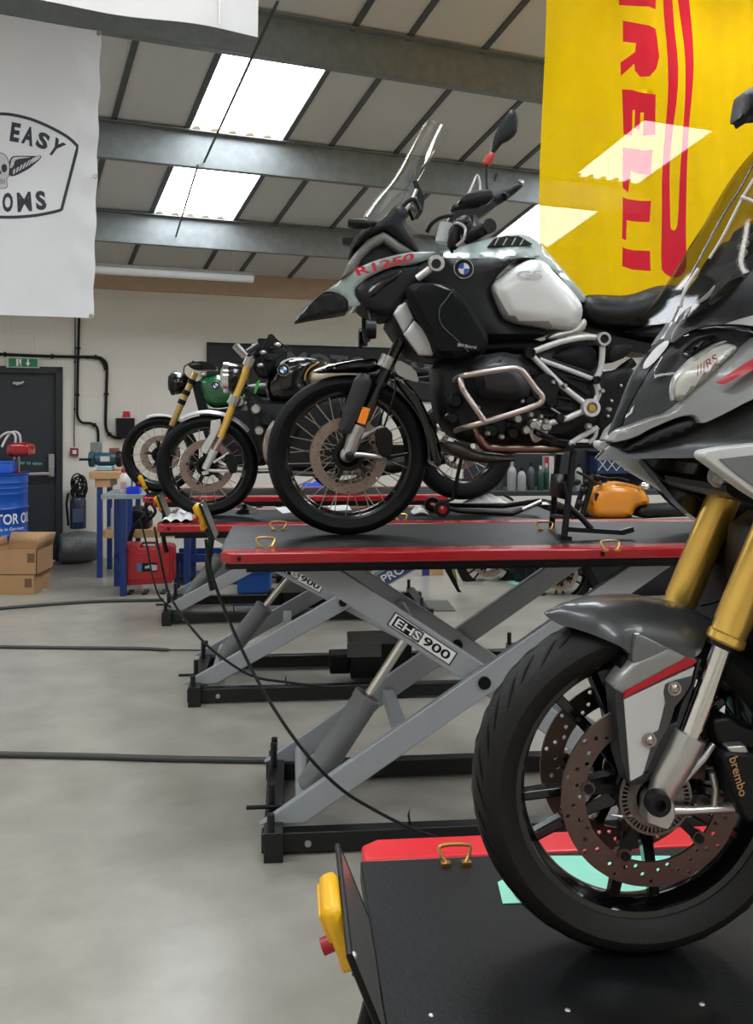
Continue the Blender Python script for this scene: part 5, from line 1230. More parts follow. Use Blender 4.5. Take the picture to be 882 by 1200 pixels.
B.shell('swing_arm', [(430,520),(460,522),(541,522),(541,532),(460,540),(430,540)], blkm, w=.1, sm=0)
B.shell('front_badge', [(301,446),(305,444),(303,452),(299,462),(297,460)], mat('bright_green', (60, 150, 60), .4), w=.13, back=.01)
B.tube('rear_subframe', [(400,450,.12),(470,446,.12),(520,440,.12)], .012, blkm)
# rear of that bike: paddock stand with red wheels
S_ = T('paddock_stand', 'black paddock stand with small red wheels under the rear tyre', 'stand', FB, FB.P(520, 604, 0))
for w in (.18, -.1):
    c = FB.P(518 if w > 0 else 506, 595 if w > 0 else 590, w); c.z = TZB + .048
    o = S_.part('wheel', MB().lathe([(.026,-.022),(.042,-.022),(.047,-.012),(.047,.012),(.042,.022),(.026,.022)], c, n=22, close=True), rub)
    S_.part('wheel_centre', MB().lathe([(0,-.016),(.03,-.02),(.033,0),(.03,.02),(0,.016)], c, n=18), redr, parent=o)
S_.tube('axle', [(518,595,.2),(504,590,-.12)], .009, silv)
S_.tube('arm', [(518,594,.15),(540,599,.16),(600,602,.16),(634,588,.16)], .015, blkm)
S_.tube('arm', [(506,589,-.1),(530,592,-.1),(590,593,-.1),(632,587,.1)], .015, blkm)
S_.tube('arm', [(512,592,.1),(530,585,.1),(541,535,.12)], .012, blkm, mirror=False)
S_.tube('handle', [(612,597,.17),(634,587,.17)], .012, silv)

# ================================================================== the green motorcycle on the farthest lift
Gm = T('motorcycle', 'farthest motorcycle with green fuel tank, small black headlight and wire wheels', 'motorcycle', FC, FC.P(188, 577, 0), 'motorcycles parked on the lifts')
wheel(Gm, 188, 532.5, .305, .11, 'wire', spokes=24, discs=(.15,), dw=.065)
wheel(Gm, 188 + 1.46 * 146, 532, .305, .15, 'wire', spokes=20, discs=(.12,), dw=.06, rear=True)
greenp = mat('green_gloss', (24, 92, 50), .2, coat=.7)
for s_ in (1, -1):
    w = .095 * s_
    Gm.tube('fork_tube', [(201,499,w),(229,436,w)], .026, mat('pale_gold', (200, 170, 110), .3, metal=.8), n=14)
    for (x, y) in ((224,447),(218,460),(213,471)): Gm.part('fork_band', MB().tube([FC.P(x-1.2,y+2.6,w),FC.P(x+1.2,y-2.6,w)], .032, 12), blkm)
    Gm.tube('fork_stanchion', [(186,534,w),(201,499,w)], .017, blkm)
    Gm.shell('caliper', [(196,524),(203,522),(206,534),(199,538)], blkm, w=w + .02, back=.04)
c_ = FC.P(188, 532.5, 0)
Gm.part('mudguard', MB().lathe([(.315,-.06),(.325,-.04),(.328,0),(.325,.04),(.315,.06),(.312,.06),(.32,.04),(.322,0),(.32,-.04),(.312,-.06)], (c_.x, 0, c_.z), n=20, a0=R(52), a1=R(108), close=True), pale)
Gm.part('headlight', MB().lathe([(0,-.045),(.06,-.035),(.09,-.005),(.092,.03),(.08,.08),(.045,.12),(0,.125)], FC.P(203,449,0), axis='x', n=26), blkg)
Gm.part('headlight_ring', MB().lathe([(.086,-.02),(.097,-.014),(.097,.012),(.088,.012)], FC.P(203,449,0), axis='x', n=26, close=True), dark)
Gm.tube('handlebar', [(222,428,.36),(232,427,.25),(236,430,.1),(236,430,-.1),(226,424,-.3)], .011, blkm, sm=4)
Gm.tube('clutch_cable', [(222,426,.2),(216,430,.18),(216,438,.15),(224,446,.1)], .005, blk, sm=4)
Gm.shell('switch_cluster', [(219,426),(225,424),(240,423),(252,428),(254,434),(244,433),(232,434),(224,432)], blkm, w=.12)
Gm.part('control_part', MB().ball(FC.P(237,439,.1), .03, .02, .02), silv)
Gm.shell('fuel_tank', [(232,449),(235,443),(241,440),(252,438.5),(264,440),(278,444),(290,452),(286,464),(276,474),(262,478),(247,478),(238,468)], greenp, w=.06, H=.1, D=.09)
roundel(Gm, 252.5, 452, .16, .038)
Gm.shell('seat', [(284,452),(310,448),(350,450),(360,458),(320,466),(288,464)], seatm, w=.06, H=.05)
Gm.shell('engine_block', [(236,478),(262,480),(300,470),(330,476),(336,520),(320,545),(270,548),(246,530),(236,500)], dark, w=.1, H=.05)
Gm.tube('exhaust_pipe', [(256,500,.18),(250,520,.2),(254,545,.15),(300,552,.12),(360,548,.12)], .02, steel, sm=4)
Gm.shell('frame', [(224,448),(234,446),(258,540),(250,542),(232,480)], blkm, w=.07, sm=0)
Gm.shell('swing_arm', [(320,520),(400,528),(402,536),(320,540)], blkm, w=.09, sm=0)
Gm.shell('side_panel', [(290,468),(318,466),(324,482),(300,488)], blk, w=.12, H=.02)

# ================================================================== motorcycles standing on the floor behind the lifts
E_ = T('motorcycle', 'motorcycle with rounded orange fuel tank standing on the floor behind the lifts', 'motorcycle', FE, FE.P(720, 695, 0), 'motorcycles standing on the floor')
wheel(E_, 655, 671, .31, .13, 'cast', spokes=10, discs=(.15,), dw=.07)
wheel(E_, 850, 671, .31, .16, 'cast', spokes=10, discs=(.12,), dw=.06, rear=True)
E_.shell('fuel_tank', [(692,594),(692,586),(694,579),(699,573),(705,569.5),(714,566.5),(722,566),(734,566),(746,569),(754,575),(760,583),(761,590),(754,593),(746,594),(742,600),(740,607),(715,608),(695,607)], mat('orange_gloss', (226, 140, 26), .25, coat=.6), w=.06, H=.1, D=.09)
E_.shell('tank_top_panel', [(719,566.5),(734,566),(747,570),(752,575),(740,575),(726,571)], mat('orange_matt', (190, 116, 26), .5), w=.12, back=.24, H=.01)
E_.shell('tank_badge', [(699,577),(702,579),(700,585),(697,588),(697,581)], blkm, w=.15, back=.01)
E_.tube('fork_tube', [(657,670,.1),(683,600,.1),(692,570,.1)], .026, blkm, mirror=True)
E_.tube('handlebar', [(676,553,.36),(686,558,.3),(700,566,.1),(704,566,-.1),(702,562,-.3)], .012, blkm, sm=4)
for (x, y) in ((683,575),(688,566),(680,590),(692,561),(676,565),(700,560),(708,562)): E_.part('front_fitting', MB().ball(FE.P(x, y, .1), .035, .03, .03), blkm)
E_.tube('control_cable', [(690,556,.1),(710,560,.15),(725,560,.15),(736,563,.1)], .007, blk, sm=4)
E_.part('mirror', MB().ball(FE.P(755, 570, .22), .045, .05, .04), chrome)
E_.shell('seat', [(745,598),(752,592),(770,592),(800,590),(860,592),(860,604),(790,606),(748,608)], seatm, w=.08, H=.05)
E_.shell('engine_block', [(680,610),(760,608),(800,620),(800,690),(760,705),(700,700),(680,660)], dark, w=.12, H=.05)
E_.shell('swing_arm', [(780,660),(850,665),(852,678),(780,685)], blkm, w=.1, sm=0)
G_ = T('motorcycle', 'dark motorcycle on the floor seen under the raised deck with only its wheel showing', 'motorcycle', FE, FE.P(600, 695, 0), 'motorcycles standing on the floor')
FE2 = Frame(0, FE.o.y + .75, YL); G_.fr = FE2; G_.base = FE2.P(600, 690, 0); G_.ob.location = FE2.world(G_.base)
wheel(G_, 571, 657, .31, .13, 'cast', spokes=6, discs=(.15,), dw=.07)
wheel(G_, 571 + 170, 657, .31, .16, 'cast', spokes=6, discs=(.12,), dw=.06, rear=True)
G_.shell('engine_block', [(596,625),(660,620),(690,640),(680,680),(630,690),(604,684),(594,660)], dark, w=.14, H=.05)
G_.shell('fuel_tank', [(600,600),(616,588),(650,586),(672,596),(660,615),(612,616)], blkg, w=.08, H=.08)
G_.shell('seat', [(668,598),(720,592),(748,600),(720,612),(670,612)], seatm, w=.08, H=.05)
G_.tube('fork_tube', [(571,657,.1),(594,590,.1)], .026, blkm, mirror=True)
G_.tube('handlebar', [(590,580,.36),(598,584,.2),(600,586,-.1),(592,580,-.36)], .012, blkm, sm=3)
G_.part('headlight', MB().ball(FE2.P(586, 596, 0), .08, .09, .09), blkg)
# ================================================================== things along the wall and on the floor
def FR(Y, yaw=0.): return Frame(0, Y, yaw)
navy = mat('drum_blue', (14, 78, 168), .35, noise=.05)
teal = mat('machine_teal', (32, 72, 84), .4, noise=.1)
# oil drum on a low blue pallet
f9 = FR(9.2); dc = f9.P(-4, 600, 0); rD = .29; zb_ = .15; ztop = CZ - 70 / 119.6
t = T('oil_drum', 'blue metal oil drum with white MOTOR OIL lettering beside the dark door', 'drum', f9, (dc.x, 0, zb_))
prof = [(0, zb_), (rD - .01, zb_), (rD + .006, zb_ + .008), (rD + .006, zb_ + .022), (rD, zb_ + .03)]
for k in (.33, .62):
    zc = zb_ + (ztop - zb_) * k; prof += [(rD, zc - .02), (rD + .012, zc), (rD, zc + .02)]
for k in (.78, .84, .9): zc = zb_ + (ztop - zb_) * k; prof += [(rD, zc - .01), (rD + .004, zc), (rD, zc + .01)]
prof += [(rD, ztop - .02), (rD + .008, ztop - .012), (rD + .008, ztop), (rD - .006, ztop), (rD - .006, ztop - .015), (0, ztop - .015)]
t.part('barrel', MB().lathe(prof, (dc.x, 0, 0), axis='z', n=48), navy)
t.part('bung', MB().lathe([(0, ztop - .015), (.04, ztop - .015), (.04, ztop + .005), (0, ztop + .005)], (dc.x + .12, .0, 0), axis='z', n=16), silv)
def wrap(txt, s0, s1, z0, z1, bold):
    vs, fs = glyphs(txt, bold); o = []
    for u, v in vs:
        a = (s0 + (s1 - s0) * u) / rD; o.append(Vector((dc.x + (rD + .002) * math.sin(a), -(rD + .002) * math.cos(a), z0 + (z1 - z0) * v)))
    return MB().add(o, fs)
t.part('lettering', wrap('MOTOR OIL', -.125 + .055, .47 + .055, CZ - (615.5 - HY) / 123., CZ - (603 - HY) / 123., .02), whitep)
t.part('lettering', wrap('Made in Germany', .07, .40, CZ - (624 - HY) / 123., CZ - (619 - HY) / 123., .01), whitep)
one('pallet', 'low blue plastic pallet under the oil drum', 'pallet', f9, (dc.x, 0, 0), MB().box(dc.x - .4, dc.x + .36, -.35, .35, .11, .15).box(dc.x - .4, dc.x - .3, -.35, .35, 0, .11).box(dc.x - .05, dc.x + .05, -.35, .35, 0, .11).box(dc.x + .26, dc.x + .36, -.35, .35, 0, .11), blued, bevel=.004)
t = T('hand_pump', 'red drum pump with two curved grey hoses standing on the blue oil drum', 'pump', f9, (dc.x + .15, 0, ztop))
t.shell('pump_body', [(8,522),(12,519),(28,518.5),(34,521),(35,530),(33,534),(26,535),(12,535),(8,531)], redr, w=.07, H=.04, back='mirror')
for x in (17, 22): t.tube('pump_tube', [(x, 553, .0), (x, 534, .0)], .011, silv)
t.part('pump_flange', MB().lathe([(0, ztop - .005), (.06, ztop - .005), (.06, ztop + .015), (0, ztop + .015)], (f9.P(19, 550, 0).x, 0, 0), axis='z', n=18), redr)
t.tube('pump_hose', [(24,519,.0),(23,510,.0),(18,506,.0),(12,508,.02),(7,514,.05),(2,524,.08)], .012, mat('grey_hose', (196, 196, 194), .4), sm=5)
t.tube('pump_hose', [(18,519,.03),(18,511,.03),(14,507,.03),(6,508,.05),(-4,516,.05)], .012, mat('grey_hose', (196, 196, 194), .4), sm=5)
t = T('plastic_tub', 'blue plastic tub standing on top of the blue oil drum', 'tub', f9, f9.P(-1, 553, .12))
a, b_ = f9.P(-16, 540, .18), f9.P(11, 553.5, .18)
t.part('tub', MB().box(a.x, b_.x, -.18, .02, ztop, a.z), mat('bright_blue_plastic', (30, 96, 210), .35), bevel=.012)
t.part('tub_rim', MB().box(a.x - .008, b_.x + .008, -.188, .028, a.z - .02, a.z), mat('bright_blue_plastic', (30, 96, 210), .35), bevel=.004)
# cardboard boxes
f8 = FR(8.37)
def carton(label, x0, x1, y0, y1, op, z0=None, z1=None):
    A_, B_ = f8.P(x0, y0, 0), f8.P(x1, y1, 0); z1 = A_.z; z0 = max(0, B_.z) if z0 is None else z0
    t = T('cardboard_box', label, 'box', f8, ((A_.x + B_.x) / 2, .2, z0), 'cardboard boxes beside the oil drum')
    m = MB(); th = .006; X0, X1 = A_.x, B_.x
    if op:
        z1 -= .09
        m.box(X0, X1, 0, th, z0, z1).box(X0, X1, .42 - th, .42, z0, z1).box(X0, X0 + th, 0, .42, z0, z1).box(X1 - th, X1, 0, .42, z0, z1).box(X0, X1, 0, .42, z0, z0 + th)
        t.part('carton', m, card)
        t.part('carton_flap', MB().add([(X0, .42, z1), (X1, .42, z1), (X1, .50, z1 + .10), (X0, .50, z1 + .10)], [(0,1,2,3)]), card, solid=.005)
        t.part('carton_flap', MB().add([(X1, 0, z1), (X1, .42, z1), (X1 + .02, .42, z1 + .11), (X1 + .02, 0, z1 + .11)], [(0,1,2,3)]), card, solid=.005)
        t.part('carton_flap', MB().add([(X0, 0, z1), (X0, .42, z1), (X0 - .02, .42, z1 + .08), (X0 - .02, 0, z1 + .08)], [(0,1,2,3)]), card, solid=.005)
    else:
        t.part('carton', m.box(X0, X1, 0, .42, z0, z1), card, bevel=.003)
    t.part('printed_mark', MB().box(X1 - .085, X1 - .02, -.0015, 0, z1 - .11, z1 - .03), mat('brown_print', (112, 84, 62), .8))
    return t
lo = carton('closed brown cardboard box on the floor under the open box', -14, 40, 674, 697, False)
carton('open brown cardboard box with raised flaps stacked in front of the oil drum', -12, 43, 633, 674, True, z0=f8.P(0, 674, 0).z)
def flat(label, fr, pts, z, m, name='paper_sheet', th=.002, grp=None):
    q = [fr.onz(x, y, z) for x, y in pts]
    return one(name, label, 'paper' if 'paper' in name else 'mat', fr, q[0], MB().prismz([(v.x, v.y) for v in q], z, z + th), m, group=grp)
flat('mint green scrap lying on the floor beside the cardboard boxes', f8, [(43, 692), (53, 692), (50, 684), (45, 684)], .002, MATS['mint_paper'])
# floor hoses
def hose(label, pts, r, r2=None):
    P = [FC.onz(x, y, r) for x, y in pts]; P = curve(P, 6)
    one('floor_hose', label, 'hose', FC, P[0], MB().tube(P, r if r2 is None else [r if i < len(P) * .75 else r2 for i in range(len(P))], 10), mat('dark_hose', (62, 63, 62), .5), group='grey air hoses lying on the floor')
hose('grey hose on the floor leading to the farthest lift, curving slightly', [(-60, 719), (0, 713), (60, 708), (120, 704.5), (192, 703)], .014)
hose('grey hose on the floor leading to the middle lift, thinner at its end', [(-60, 757), (0, 758), (80, 759), (165, 760), (200, 761.5), (243, 762)], .012, .006)
hose('thick grey hose crossing the near floor to the raised lift', [(-60, 883), (0, 884), (100, 886), (200, 889), (312, 891)], .015)

# wall corner: extinguisher, cables, duct
def fcyl(t, name, px, y0, y1, r, w, m, mat_): 
    a = t.fr.P(px, y1, w); b_ = t.fr.P(px, y0, w); return t.part(name, MB().lathe([(0, a.z), (r, a.z), (r, b_.z - r * .5), (r * .8, b_.z - r * .15), (r * .35, b_.z), (0, b_.z)], (a.x, a.y, 0), axis='z', n=22), mat_)
t = T('fire_extinguisher', 'dark blue-black fire extinguisher on the wall above the foil duct roll', 'fire extinguisher', FW, FW.P(91, 620, .12))
fcyl(t, 'cylinder', 91.5, 582, 619, .085, .13, None, mat('navy_enamel', (28, 40, 62), .35))
t.part('extinguisher_label', MB().box(FW.P(85, 600, .22).x, FW.P(98, 600, .22).x, -.216, -.2, FW.P(90, 612, .2).z, FW.P(90, 596, .2).z), mat('faded_label', (70, 80, 104), .5))
t.tube('discharge_hose', [(80,578,.1),(78,590,.1),(79,604,.1),(80,616,.1)], .012, blk, sm=4)
t.part('valve', MB().tube([FW.P(91, 583, .13), FW.P(91, 576, .13)], .025, 12), blkm)
t.part('wall_bracket', MB().box(FW.P(76, 560).x, FW.P(82, 560).x, -.05, 0, FW.P(78, 582).z, FW.P(78, 575).z), pale)
t = T('cable_bundle', 'tangled bundle of black cables hanging on the wall above the extinguisher', 'cable', FW, FW.P(93, 575, .1))
random.seed(3)
for i in range(9):
    cx, cy = 92 + random.uniform(-4, 5), 572 + random.uniform(-6, 8); rx, ry = random.uniform(4, 8), random.uniform(8, 15)
    t.part('cable_loop', MB().tube(curve([FW.P(cx + rx * math.cos(a), cy + ry * math.sin(a), .1 + .05 * random.random()) for a in [k * math.pi / 4 for k in range(8)]], 4, close=True), .008, 6, close=True), blk)
t = T('duct_roll', 'rolled grey foil duct lying on the floor against the wall', 'duct', FW, FW.P(93, 658, .2))
foil = mat('wrinkled_foil', (124, 126, 126), .4, metal=.5, noise=.6, nscale=45, bump=1., bscale=60)
a = FW.P(92, 642, .22); m = MB(); n_ = 22
prof = [(0, -.21), (.1, -.205)] + [(.165 - .02 * abs(k / 9. - 1) ** 3 + (.006 if k % 2 else 0), -.19 + .38 * k / 18.) for k in range(19)] + [(.1, .205), (0, .21)]
t.part('duct_coil', MB().lathe(prof, (a.x, a.y, .172), axis='x', n=36), foil)
t.part('duct_core', MB().lathe([(.05, -.215), (.06, -.215), (.06, .215), (.05, .215)], (a.x, a.y, .172), axis='x', n=20, close=True), dark)

# wooden workbench with grinder
fb = Frame(0, 9.75, YL)
A_, B_ = fb.P(104, 553, .3), fb.P(330, 561, .3)
t = T('workbench', 'wooden topped workbench with blue legs against the wall under the bench grinder', 'workbench', fb, (A_.x + .5, 0, 0))
zt2 = A_.z
t.part('bench_top', MB().box(A_.x, A_.x + .4, -.3, .3, zt2 - .07, zt2), wood, bevel=.004)
t.part('bench_block', MB().box(fb.P(111, 560, .28).x, fb.P(129, 560, .28).x, -.28, .1, fb.P(111, 571, .28).z, zt2 - .07), wood)
for x in (.07, .36):
    for y in (-.27, .24): t.part('leg', MB().box(A_.x + x, A_.x + x + .05, y, y + .05, 0, zt2 - .07), blued)
S0, S1 = fb.P(120, 622, .25), fb.P(186, 630, .25)
t.part('bench_shelf', MB().box(S0.x, S1.x + .6, -.25, .25, S1.z, S0.z), wood)
t = T('bench_grinder', 'teal bench grinder with pale guards standing on the wooden workbench', 'grinder', fb, (fb.P(124, 550, .1).x, -.1, zt2))
gz = fb.P(124, 538, .1).z; gx = fb.P(124, 538, .1).x
t.part('motor_body', MB().lathe([(0, -.1), (.055, -.1), (.065, -.07), (.065, .07), (.055, .1), (0, .1)], (gx, -.1, gz), axis='x', n=24), teal)
t.part('name_plate', MB().box(gx - .04, gx + .05, -.172, -.16, gz - .02, gz + .03), pale)
for sx in (-1, 1):
    o = t.part('wheel_guard', MB().lathe([(0, -.025), (.075, -.025), (.082, 0), (.075, .025), (0, .025)], (gx + sx * .135, -.1, gz), axis='x', n=24), teal if sx < 0 else dark)
t.part('grinder_base', MB().box(gx - .07, gx + .07, -.17, -.03, zt2, zt2 + .05), mat('pale_blue_base', (150, 180, 196), .4), bevel=.01)
t.part('tool_rest', MB().box(gx - .24, gx - .12, -.2, -.14, gz - .01, gz + .012), blkm)
t.part('switch_head', MB().box(gx - .15, gx - .05, -.12, -.02, gz + .06, gz + .17), mat('grey_plastic', (120, 124, 124), .5), bevel=.01)
t.part('copper_part', MB().box(gx + .03, gx + .12, -.1, -.02, gz + .055, gz + .11), mat('copper_brown', (120, 72, 56), .5), bevel=.01)
# blue steel bench
fs_ = Frame(0, 8.8, YL)
A_, B_ = fs_.P(126, 575, .3), fs_.P(160, 580, .3); lx0 = fs_.P(126, 600, .1).x; lx1 = fs_.P(143, 600, .3).x
t = T('steel_bench', 'blue framed steel topped bench beside the red toolbox', 'workbench', fs_, (lx1, 0, 0))
zt3 = fs_.P(140, 581, .3).z
t.part('bench_top', MB().box(lx0 - .02, lx0 + .78, -.3, .28, zt3 - .03, zt3 + .01), mat('worn_steel_top', (160, 172, 176), .35, metal=.6, noise=.1), bevel=.003)
for (x, y) in ((lx1 - .02, -.3), (lx0, .2), (lx0 + .7, -.3), (lx0 + .7, .2)): t.part('leg', MB().box(x, x + .055, y, y + .055, 0, zt3 - .03), blued)
t.part('stretcher', MB().box(lx0, lx0 + .75, .2, .24, .25, .3), blued)
t.part('stretcher', MB().bar((lx0 + .02, .22, .24), (lx1, -.28, .24), .03, .04), blued)
t = T('bottle', 'white bottle with red cap standing on the blue steel bench', 'bottle', fs_, fs_.P(146, 577, .1))
c_ = fs_.P(146.5, 577, .1); zz = zt3 + .01
t.part('bottle_body', MB().lathe([(0, zz), (.045, zz), (.052, zz + .02), (.052, zz + .12), (.045, zz + .16), (.02, zz + .19), (0, zz + .19)], (c_.x, c_.y, 0), axis='z', n=22), mat('cream_plastic', (222, 216, 204), .45))
t.part('bottle_cap', MB().lathe([(0, zz + .185), (.035, zz + .185), (.028, zz + .225), (.014, zz + .24), (0, zz + .245)], (c_.x, c_.y, 0), axis='z', n=16), redr)
t.part('bottle_label', MB().box(c_.x - .03, c_.x + .02, c_.y - .0545, c_.y - .05, zz + .04, zz + .1), mat('pinkish_label', (196, 150, 150), .5))
m = MB(); a, b_ = fs_.P(149, 571, .22), fs_.P(164, 578, .22); zz = zt3 + .01
m.box(a.x, b_.x, -.26, -.14, zz, zz + .01).box(a.x, b_.x, -.265, -.26, zz, a.z).box(a.x, b_.x, -.14, -.135, zz, a.z).box(a.x, a.x + .005, -.26, -.14, zz, a.z).box(b_.x - .005, b_.x, -.26, -.14, zz, a.z)
one('parts_tray', 'small bright blue plastic tray on the blue steel bench beside the bottle', 'tray', fs_, (a.x, -.2, zz), m, mat('bright_blue_plastic2', (20, 60, 220), .4))
for i, (x, y, c) in enumerate(((112, 606, pale), (118, 608, mat('grey_plastic', (120, 124, 124), .5)))):
    pass
m = MB(); c_ = fb.P(134, 620, .1); zsh = S0.z
one('spray_can', 'white can standing on the wooden shelf behind the blue bench legs', 'can', fb, (c_.x, -.12, zsh), MB().lathe([(0, zsh), (.034, zsh), (.034, zsh + .2), (.02, zsh + .225), (.012, zsh + .24), (0, zsh + .24)], (c_.x, -.12, 0), axis='z', n=18), pale)
t = T('workshop_vacuum', 'black tangled machine with hoses behind the blue bench legs', 'machine', fb, (fb.P(160, 615, .2).x, -.2, S0.z))
t.shell('body', [(148,600),(154,594),(166,595),(174,603),(176,618),(172,624),(152,624),(147,614)], blk, w=.1, H=.06)
t.tube('hose', [(150,640,.3),(156,620,.33),(168,606,.34),(178,600,.3)], .02, blk, sm=5)
t.tube('hose', [(172,612,.2),(182,600,.25),(176,590,.22),(168,598,.2)], .016, blk, sm=5)
# red toolbox
ft = Frame(0, 8.75, YL)
X = lambda px: ft.P(px, 660, .2).x
Z = lambda y: max(.008, ft.P(170, y, .2).z)
t = T('toolbox', 'red plastic tool case with moulded handle standing on the floor', 'toolbox', ft, (X(172), 0, 0))
redpl = mat('red_plastic', (184, 36, 40), .4, noise=.05)
pts = [(144,686),(143,682),(143.5,640),(146,637.5),(160,638),(163,643),(181,643.5),(184,639),(200,640),(203,643),(203,681),(201,684)]
o = t.part('case', MB().prism([(X(x), Z(y)) for x, y in pts], -.2, .02), redpl, bevel=.01)
t.part('case_panel', MB().prism([(X(x), Z(y)) for x, y in ((147,680),(146.5,646),(158,644),(162,648),(182,648),(186,645),(199,646),(199,678))], -.208, -.2), redpl, parent=o, bevel=.004)
t.part('case_handle', MB().tube([(X(163), -.1, Z(643)), (X(165), -.1, Z(638)), (X(180), -.1, Z(638)), (X(182), -.1, Z(643))], .012, 8), mat('dark_red_plastic', (120, 28, 32), .5))
t.part('case_label', MB().box(X(160.5), X(184), -.212, -.207, Z(669.5), Z(659.5)), blkm)
t.part('label_logo', MB().box(X(160.5), X(166.5), -.214, -.209, Z(669.5), Z(659.5)), mat('label_blue_grey', (90, 110, 160), .5))
t.part('label_mark', MB().prism([(X(x), Z(y)) for x, y in ((170,663.5),(177,661.5),(184,662),(184,668),(178,668.5),(175,665.5),(170,666))], -.215, -.21), pale)
for x in (150, 196): t.part('latch', MB().box(X(x) - .02, X(x) + .02, -.214, -.2, Z(645), Z(638.5)), redpl, bevel=.003)
for x in (150, 168, 190): t.part('foot', MB().box(X(x) - .02, X(x) + .02, -.19, .01, 0, .012), blkm)

# blue bench rails and low blue crate seen between the lifts
ff = Frame(0, 9.0, YL)
t = T('low_rack', 'low blue steel rack seen through the lift legs beside the toolbox', 'rack', ff, ff.P(225, 670, 0))
a, b_ = ff.P(204, 650, 0), ff.P(345, 657, 0)
t.part('rack_rail', MB().box(a.x, b_.x, -.02, .02, b_.z, a.z), blued); t.part('rack_rail', MB().box(a.x, b_.x, .38, .42, b_.z, a.z), blued)
for x in (a.x, b_.x - .05, (a.x + b_.x) / 2): t.part('rack_leg', MB().box(x, x + .05, -.02, .03, 0, b_.z), blued); t.part('rack_leg', MB().box(x, x + .05, .37, .42, 0, b_.z), blued)
t.part('rack_shelf', MB().box(a.x, b_.x, 0, .4, .05, .07), dark)
t = T('storage_bin', 'blue plastic bin on the floor under the raised deck edge', 'bin', ff, ff.P(298, 678, .3))
a, b_ = ff.P(279, 664, .3), ff.P(318, 684, .3)
t.part('bin', MB().box(a.x, b_.x, -.5, -.2, 0.0, a.z), mat('bin_blue', (34, 92, 176), .4), bevel=.02)
t.part('bin_rim', MB().box(a.x - .01, b_.x + .01, -.51, -.19, a.z - .03, a.z), mat('bin_blue', (34, 92, 176), .4), bevel=.005)
# blue legged bench beyond, behind the two cafe bikes
fz = Frame(0, 9.6, YL)
t = T('steel_bench', 'long blue legged bench behind the two cafe style motorcycles', 'workbench', fz, fz.P(330, 650, 0))
a, b_ = fz.P(262, 577, .3), fz.P(505, 583, .3)
t.part('bench_top', MB().box(a.x, b_.x, -.3, .3, b_.z, a.z), mat('dull_steel', (92, 93, 92), .4, metal=.5), bevel=.003)
for px in (268, 300, 323, 400, 495): 
    x = fz.P(px, 590, .3).x; t.part('leg', MB().box(x, x + .06, -.3, -.24, 0, b_.z), blued)
t.part('stretcher', MB().box(a.x, b_.x, -.28, -.24, .3, .35), blued)
# papers and rags on the middle deck
m = MB(); v0 = FB.onz(188, 613, TZB); v1 = FB.onz(234, 600, TZB)
def rag(u, v):
    x = v0.x + (v1.x - v0.x) * u; y = v0.y + (v1.y - v0.y) * v; return Vector((x + .04 * v, y, TZB + .004 + .022 * abs(math.sin(u * 9 + v * 4) * math.sin(v * 7 + 1))))
one('cloth_rag', 'white crumpled cloth on the corner of the middle lift deck', 'cloth', FB, v0, MB().grid(rag, 24, 14), paper, solid=.003)
flat('white paper sheet on the middle lift deck right of the slim gold forks', FB, [(322, 595), (331, 602), (346, 600), (340, 594)], TZB + .001, paper)
flat('white paper sheet on the middle lift deck seen through the large front wheel', FB, [(384, 593), (388, 599), (412, 598), (408, 592)], TZB + .001, paper)
t = T('parts_box', 'small open black and white parts box on the middle lift deck', 'box', FB, FB.P(285, 602, -.1))
t.shell('box_lid', [(276,595),(282,589),(302,597),(300,601)], pale, w=-.1, back=.02, sm=0); t.shell('box_base', [(276,601),(284,596),(292,598),(290,604)], blkm, w=-.08, back=.1, sm=0)
t.shell('box_side', [(283,592),(288,590),(290,596),(285,597)], blkm, w=-.098, back=.01, sm=0)
one('cloth_rag', 'bright blue cloth on the bench seen through the large front wheel', 'cloth', fz, fz.P(360, 575, .1), MB().grid(lambda u, v: Vector((fz.P(350, 570, .1).x + .3 * u, -.2 + .25 * v, a.z + .01 + .08 * math.sin(u * 3.1) * math.sin(v * 3.1) * (1 + .3 * math.sin(u * 11)))), 16, 12), mat('bright_blue_cloth', (30, 70, 190), .8), solid=.003)
m = MB(); q0 = FB.P(545, 592, .05)
one('cloth_rag', 'white crumpled rag lying on the paddock stand arms', 'cloth', FB, q0, MB().grid(lambda u, v: Vector((q0.x + .26 * u, -.05 + .1 * v, q0.z + .01 + .06 * math.sin(u * 3.14) * (.5 + .5 * abs(math.sin(u * 13 + v * 5))) * math.sin(v * 3.14 + .01))), 22, 8), paper, solid=.003)
one('cloth_rag', 'white rag on the middle lift deck left of the red stand wheel', 'cloth', FB, FB.P(492, 595, .1), MB().grid(lambda u, v: Vector((FB.P(484, 595, .1).x + .09 * u, -.12 + .15 * v, TZB + .008 + .04 * math.sin(u * 3.14) * abs(math.sin(v * 5 + .3)))), 12, 10), paper, solid=.003)

# dark bench with bottles at the back right
fr2 = Frame(0, 9.9, YL)
SC = F / 9.6
a, b_ = fr2.P(556, 576, .3), fr2.P(905, 579, .3); zt4 = a.z
t = T('workbench', 'dark green topped workbench carrying bottles behind the orange tank motorcycle', 'workbench', fr2, ((a.x + b_.x) / 2, 0, 0))
t.part('bench_top', MB().box(a.x, b_.x, -.3, .35, zt4 - .05, zt4), mat('dark_green_top', (44, 54, 50), .45, noise=.15), bevel=.004)
for x in (a.x + .05, (a.x + b_.x) / 2, b_.x - .1):
    for y in (-.28, .28): t.part('leg', MB().box(x, x + .06, y, y + .06, 0, zt4 - .05), blkm)
t.part('bench_shelf', MB().box(a.x, b_.x, -.25, .3, .3, .33), blkm)
t.part('back_panel', MB().box(a.x, b_.x, .3, .34, zt4, zt4 + .42), mat('dark_back_panel', (38, 42, 48), .6))
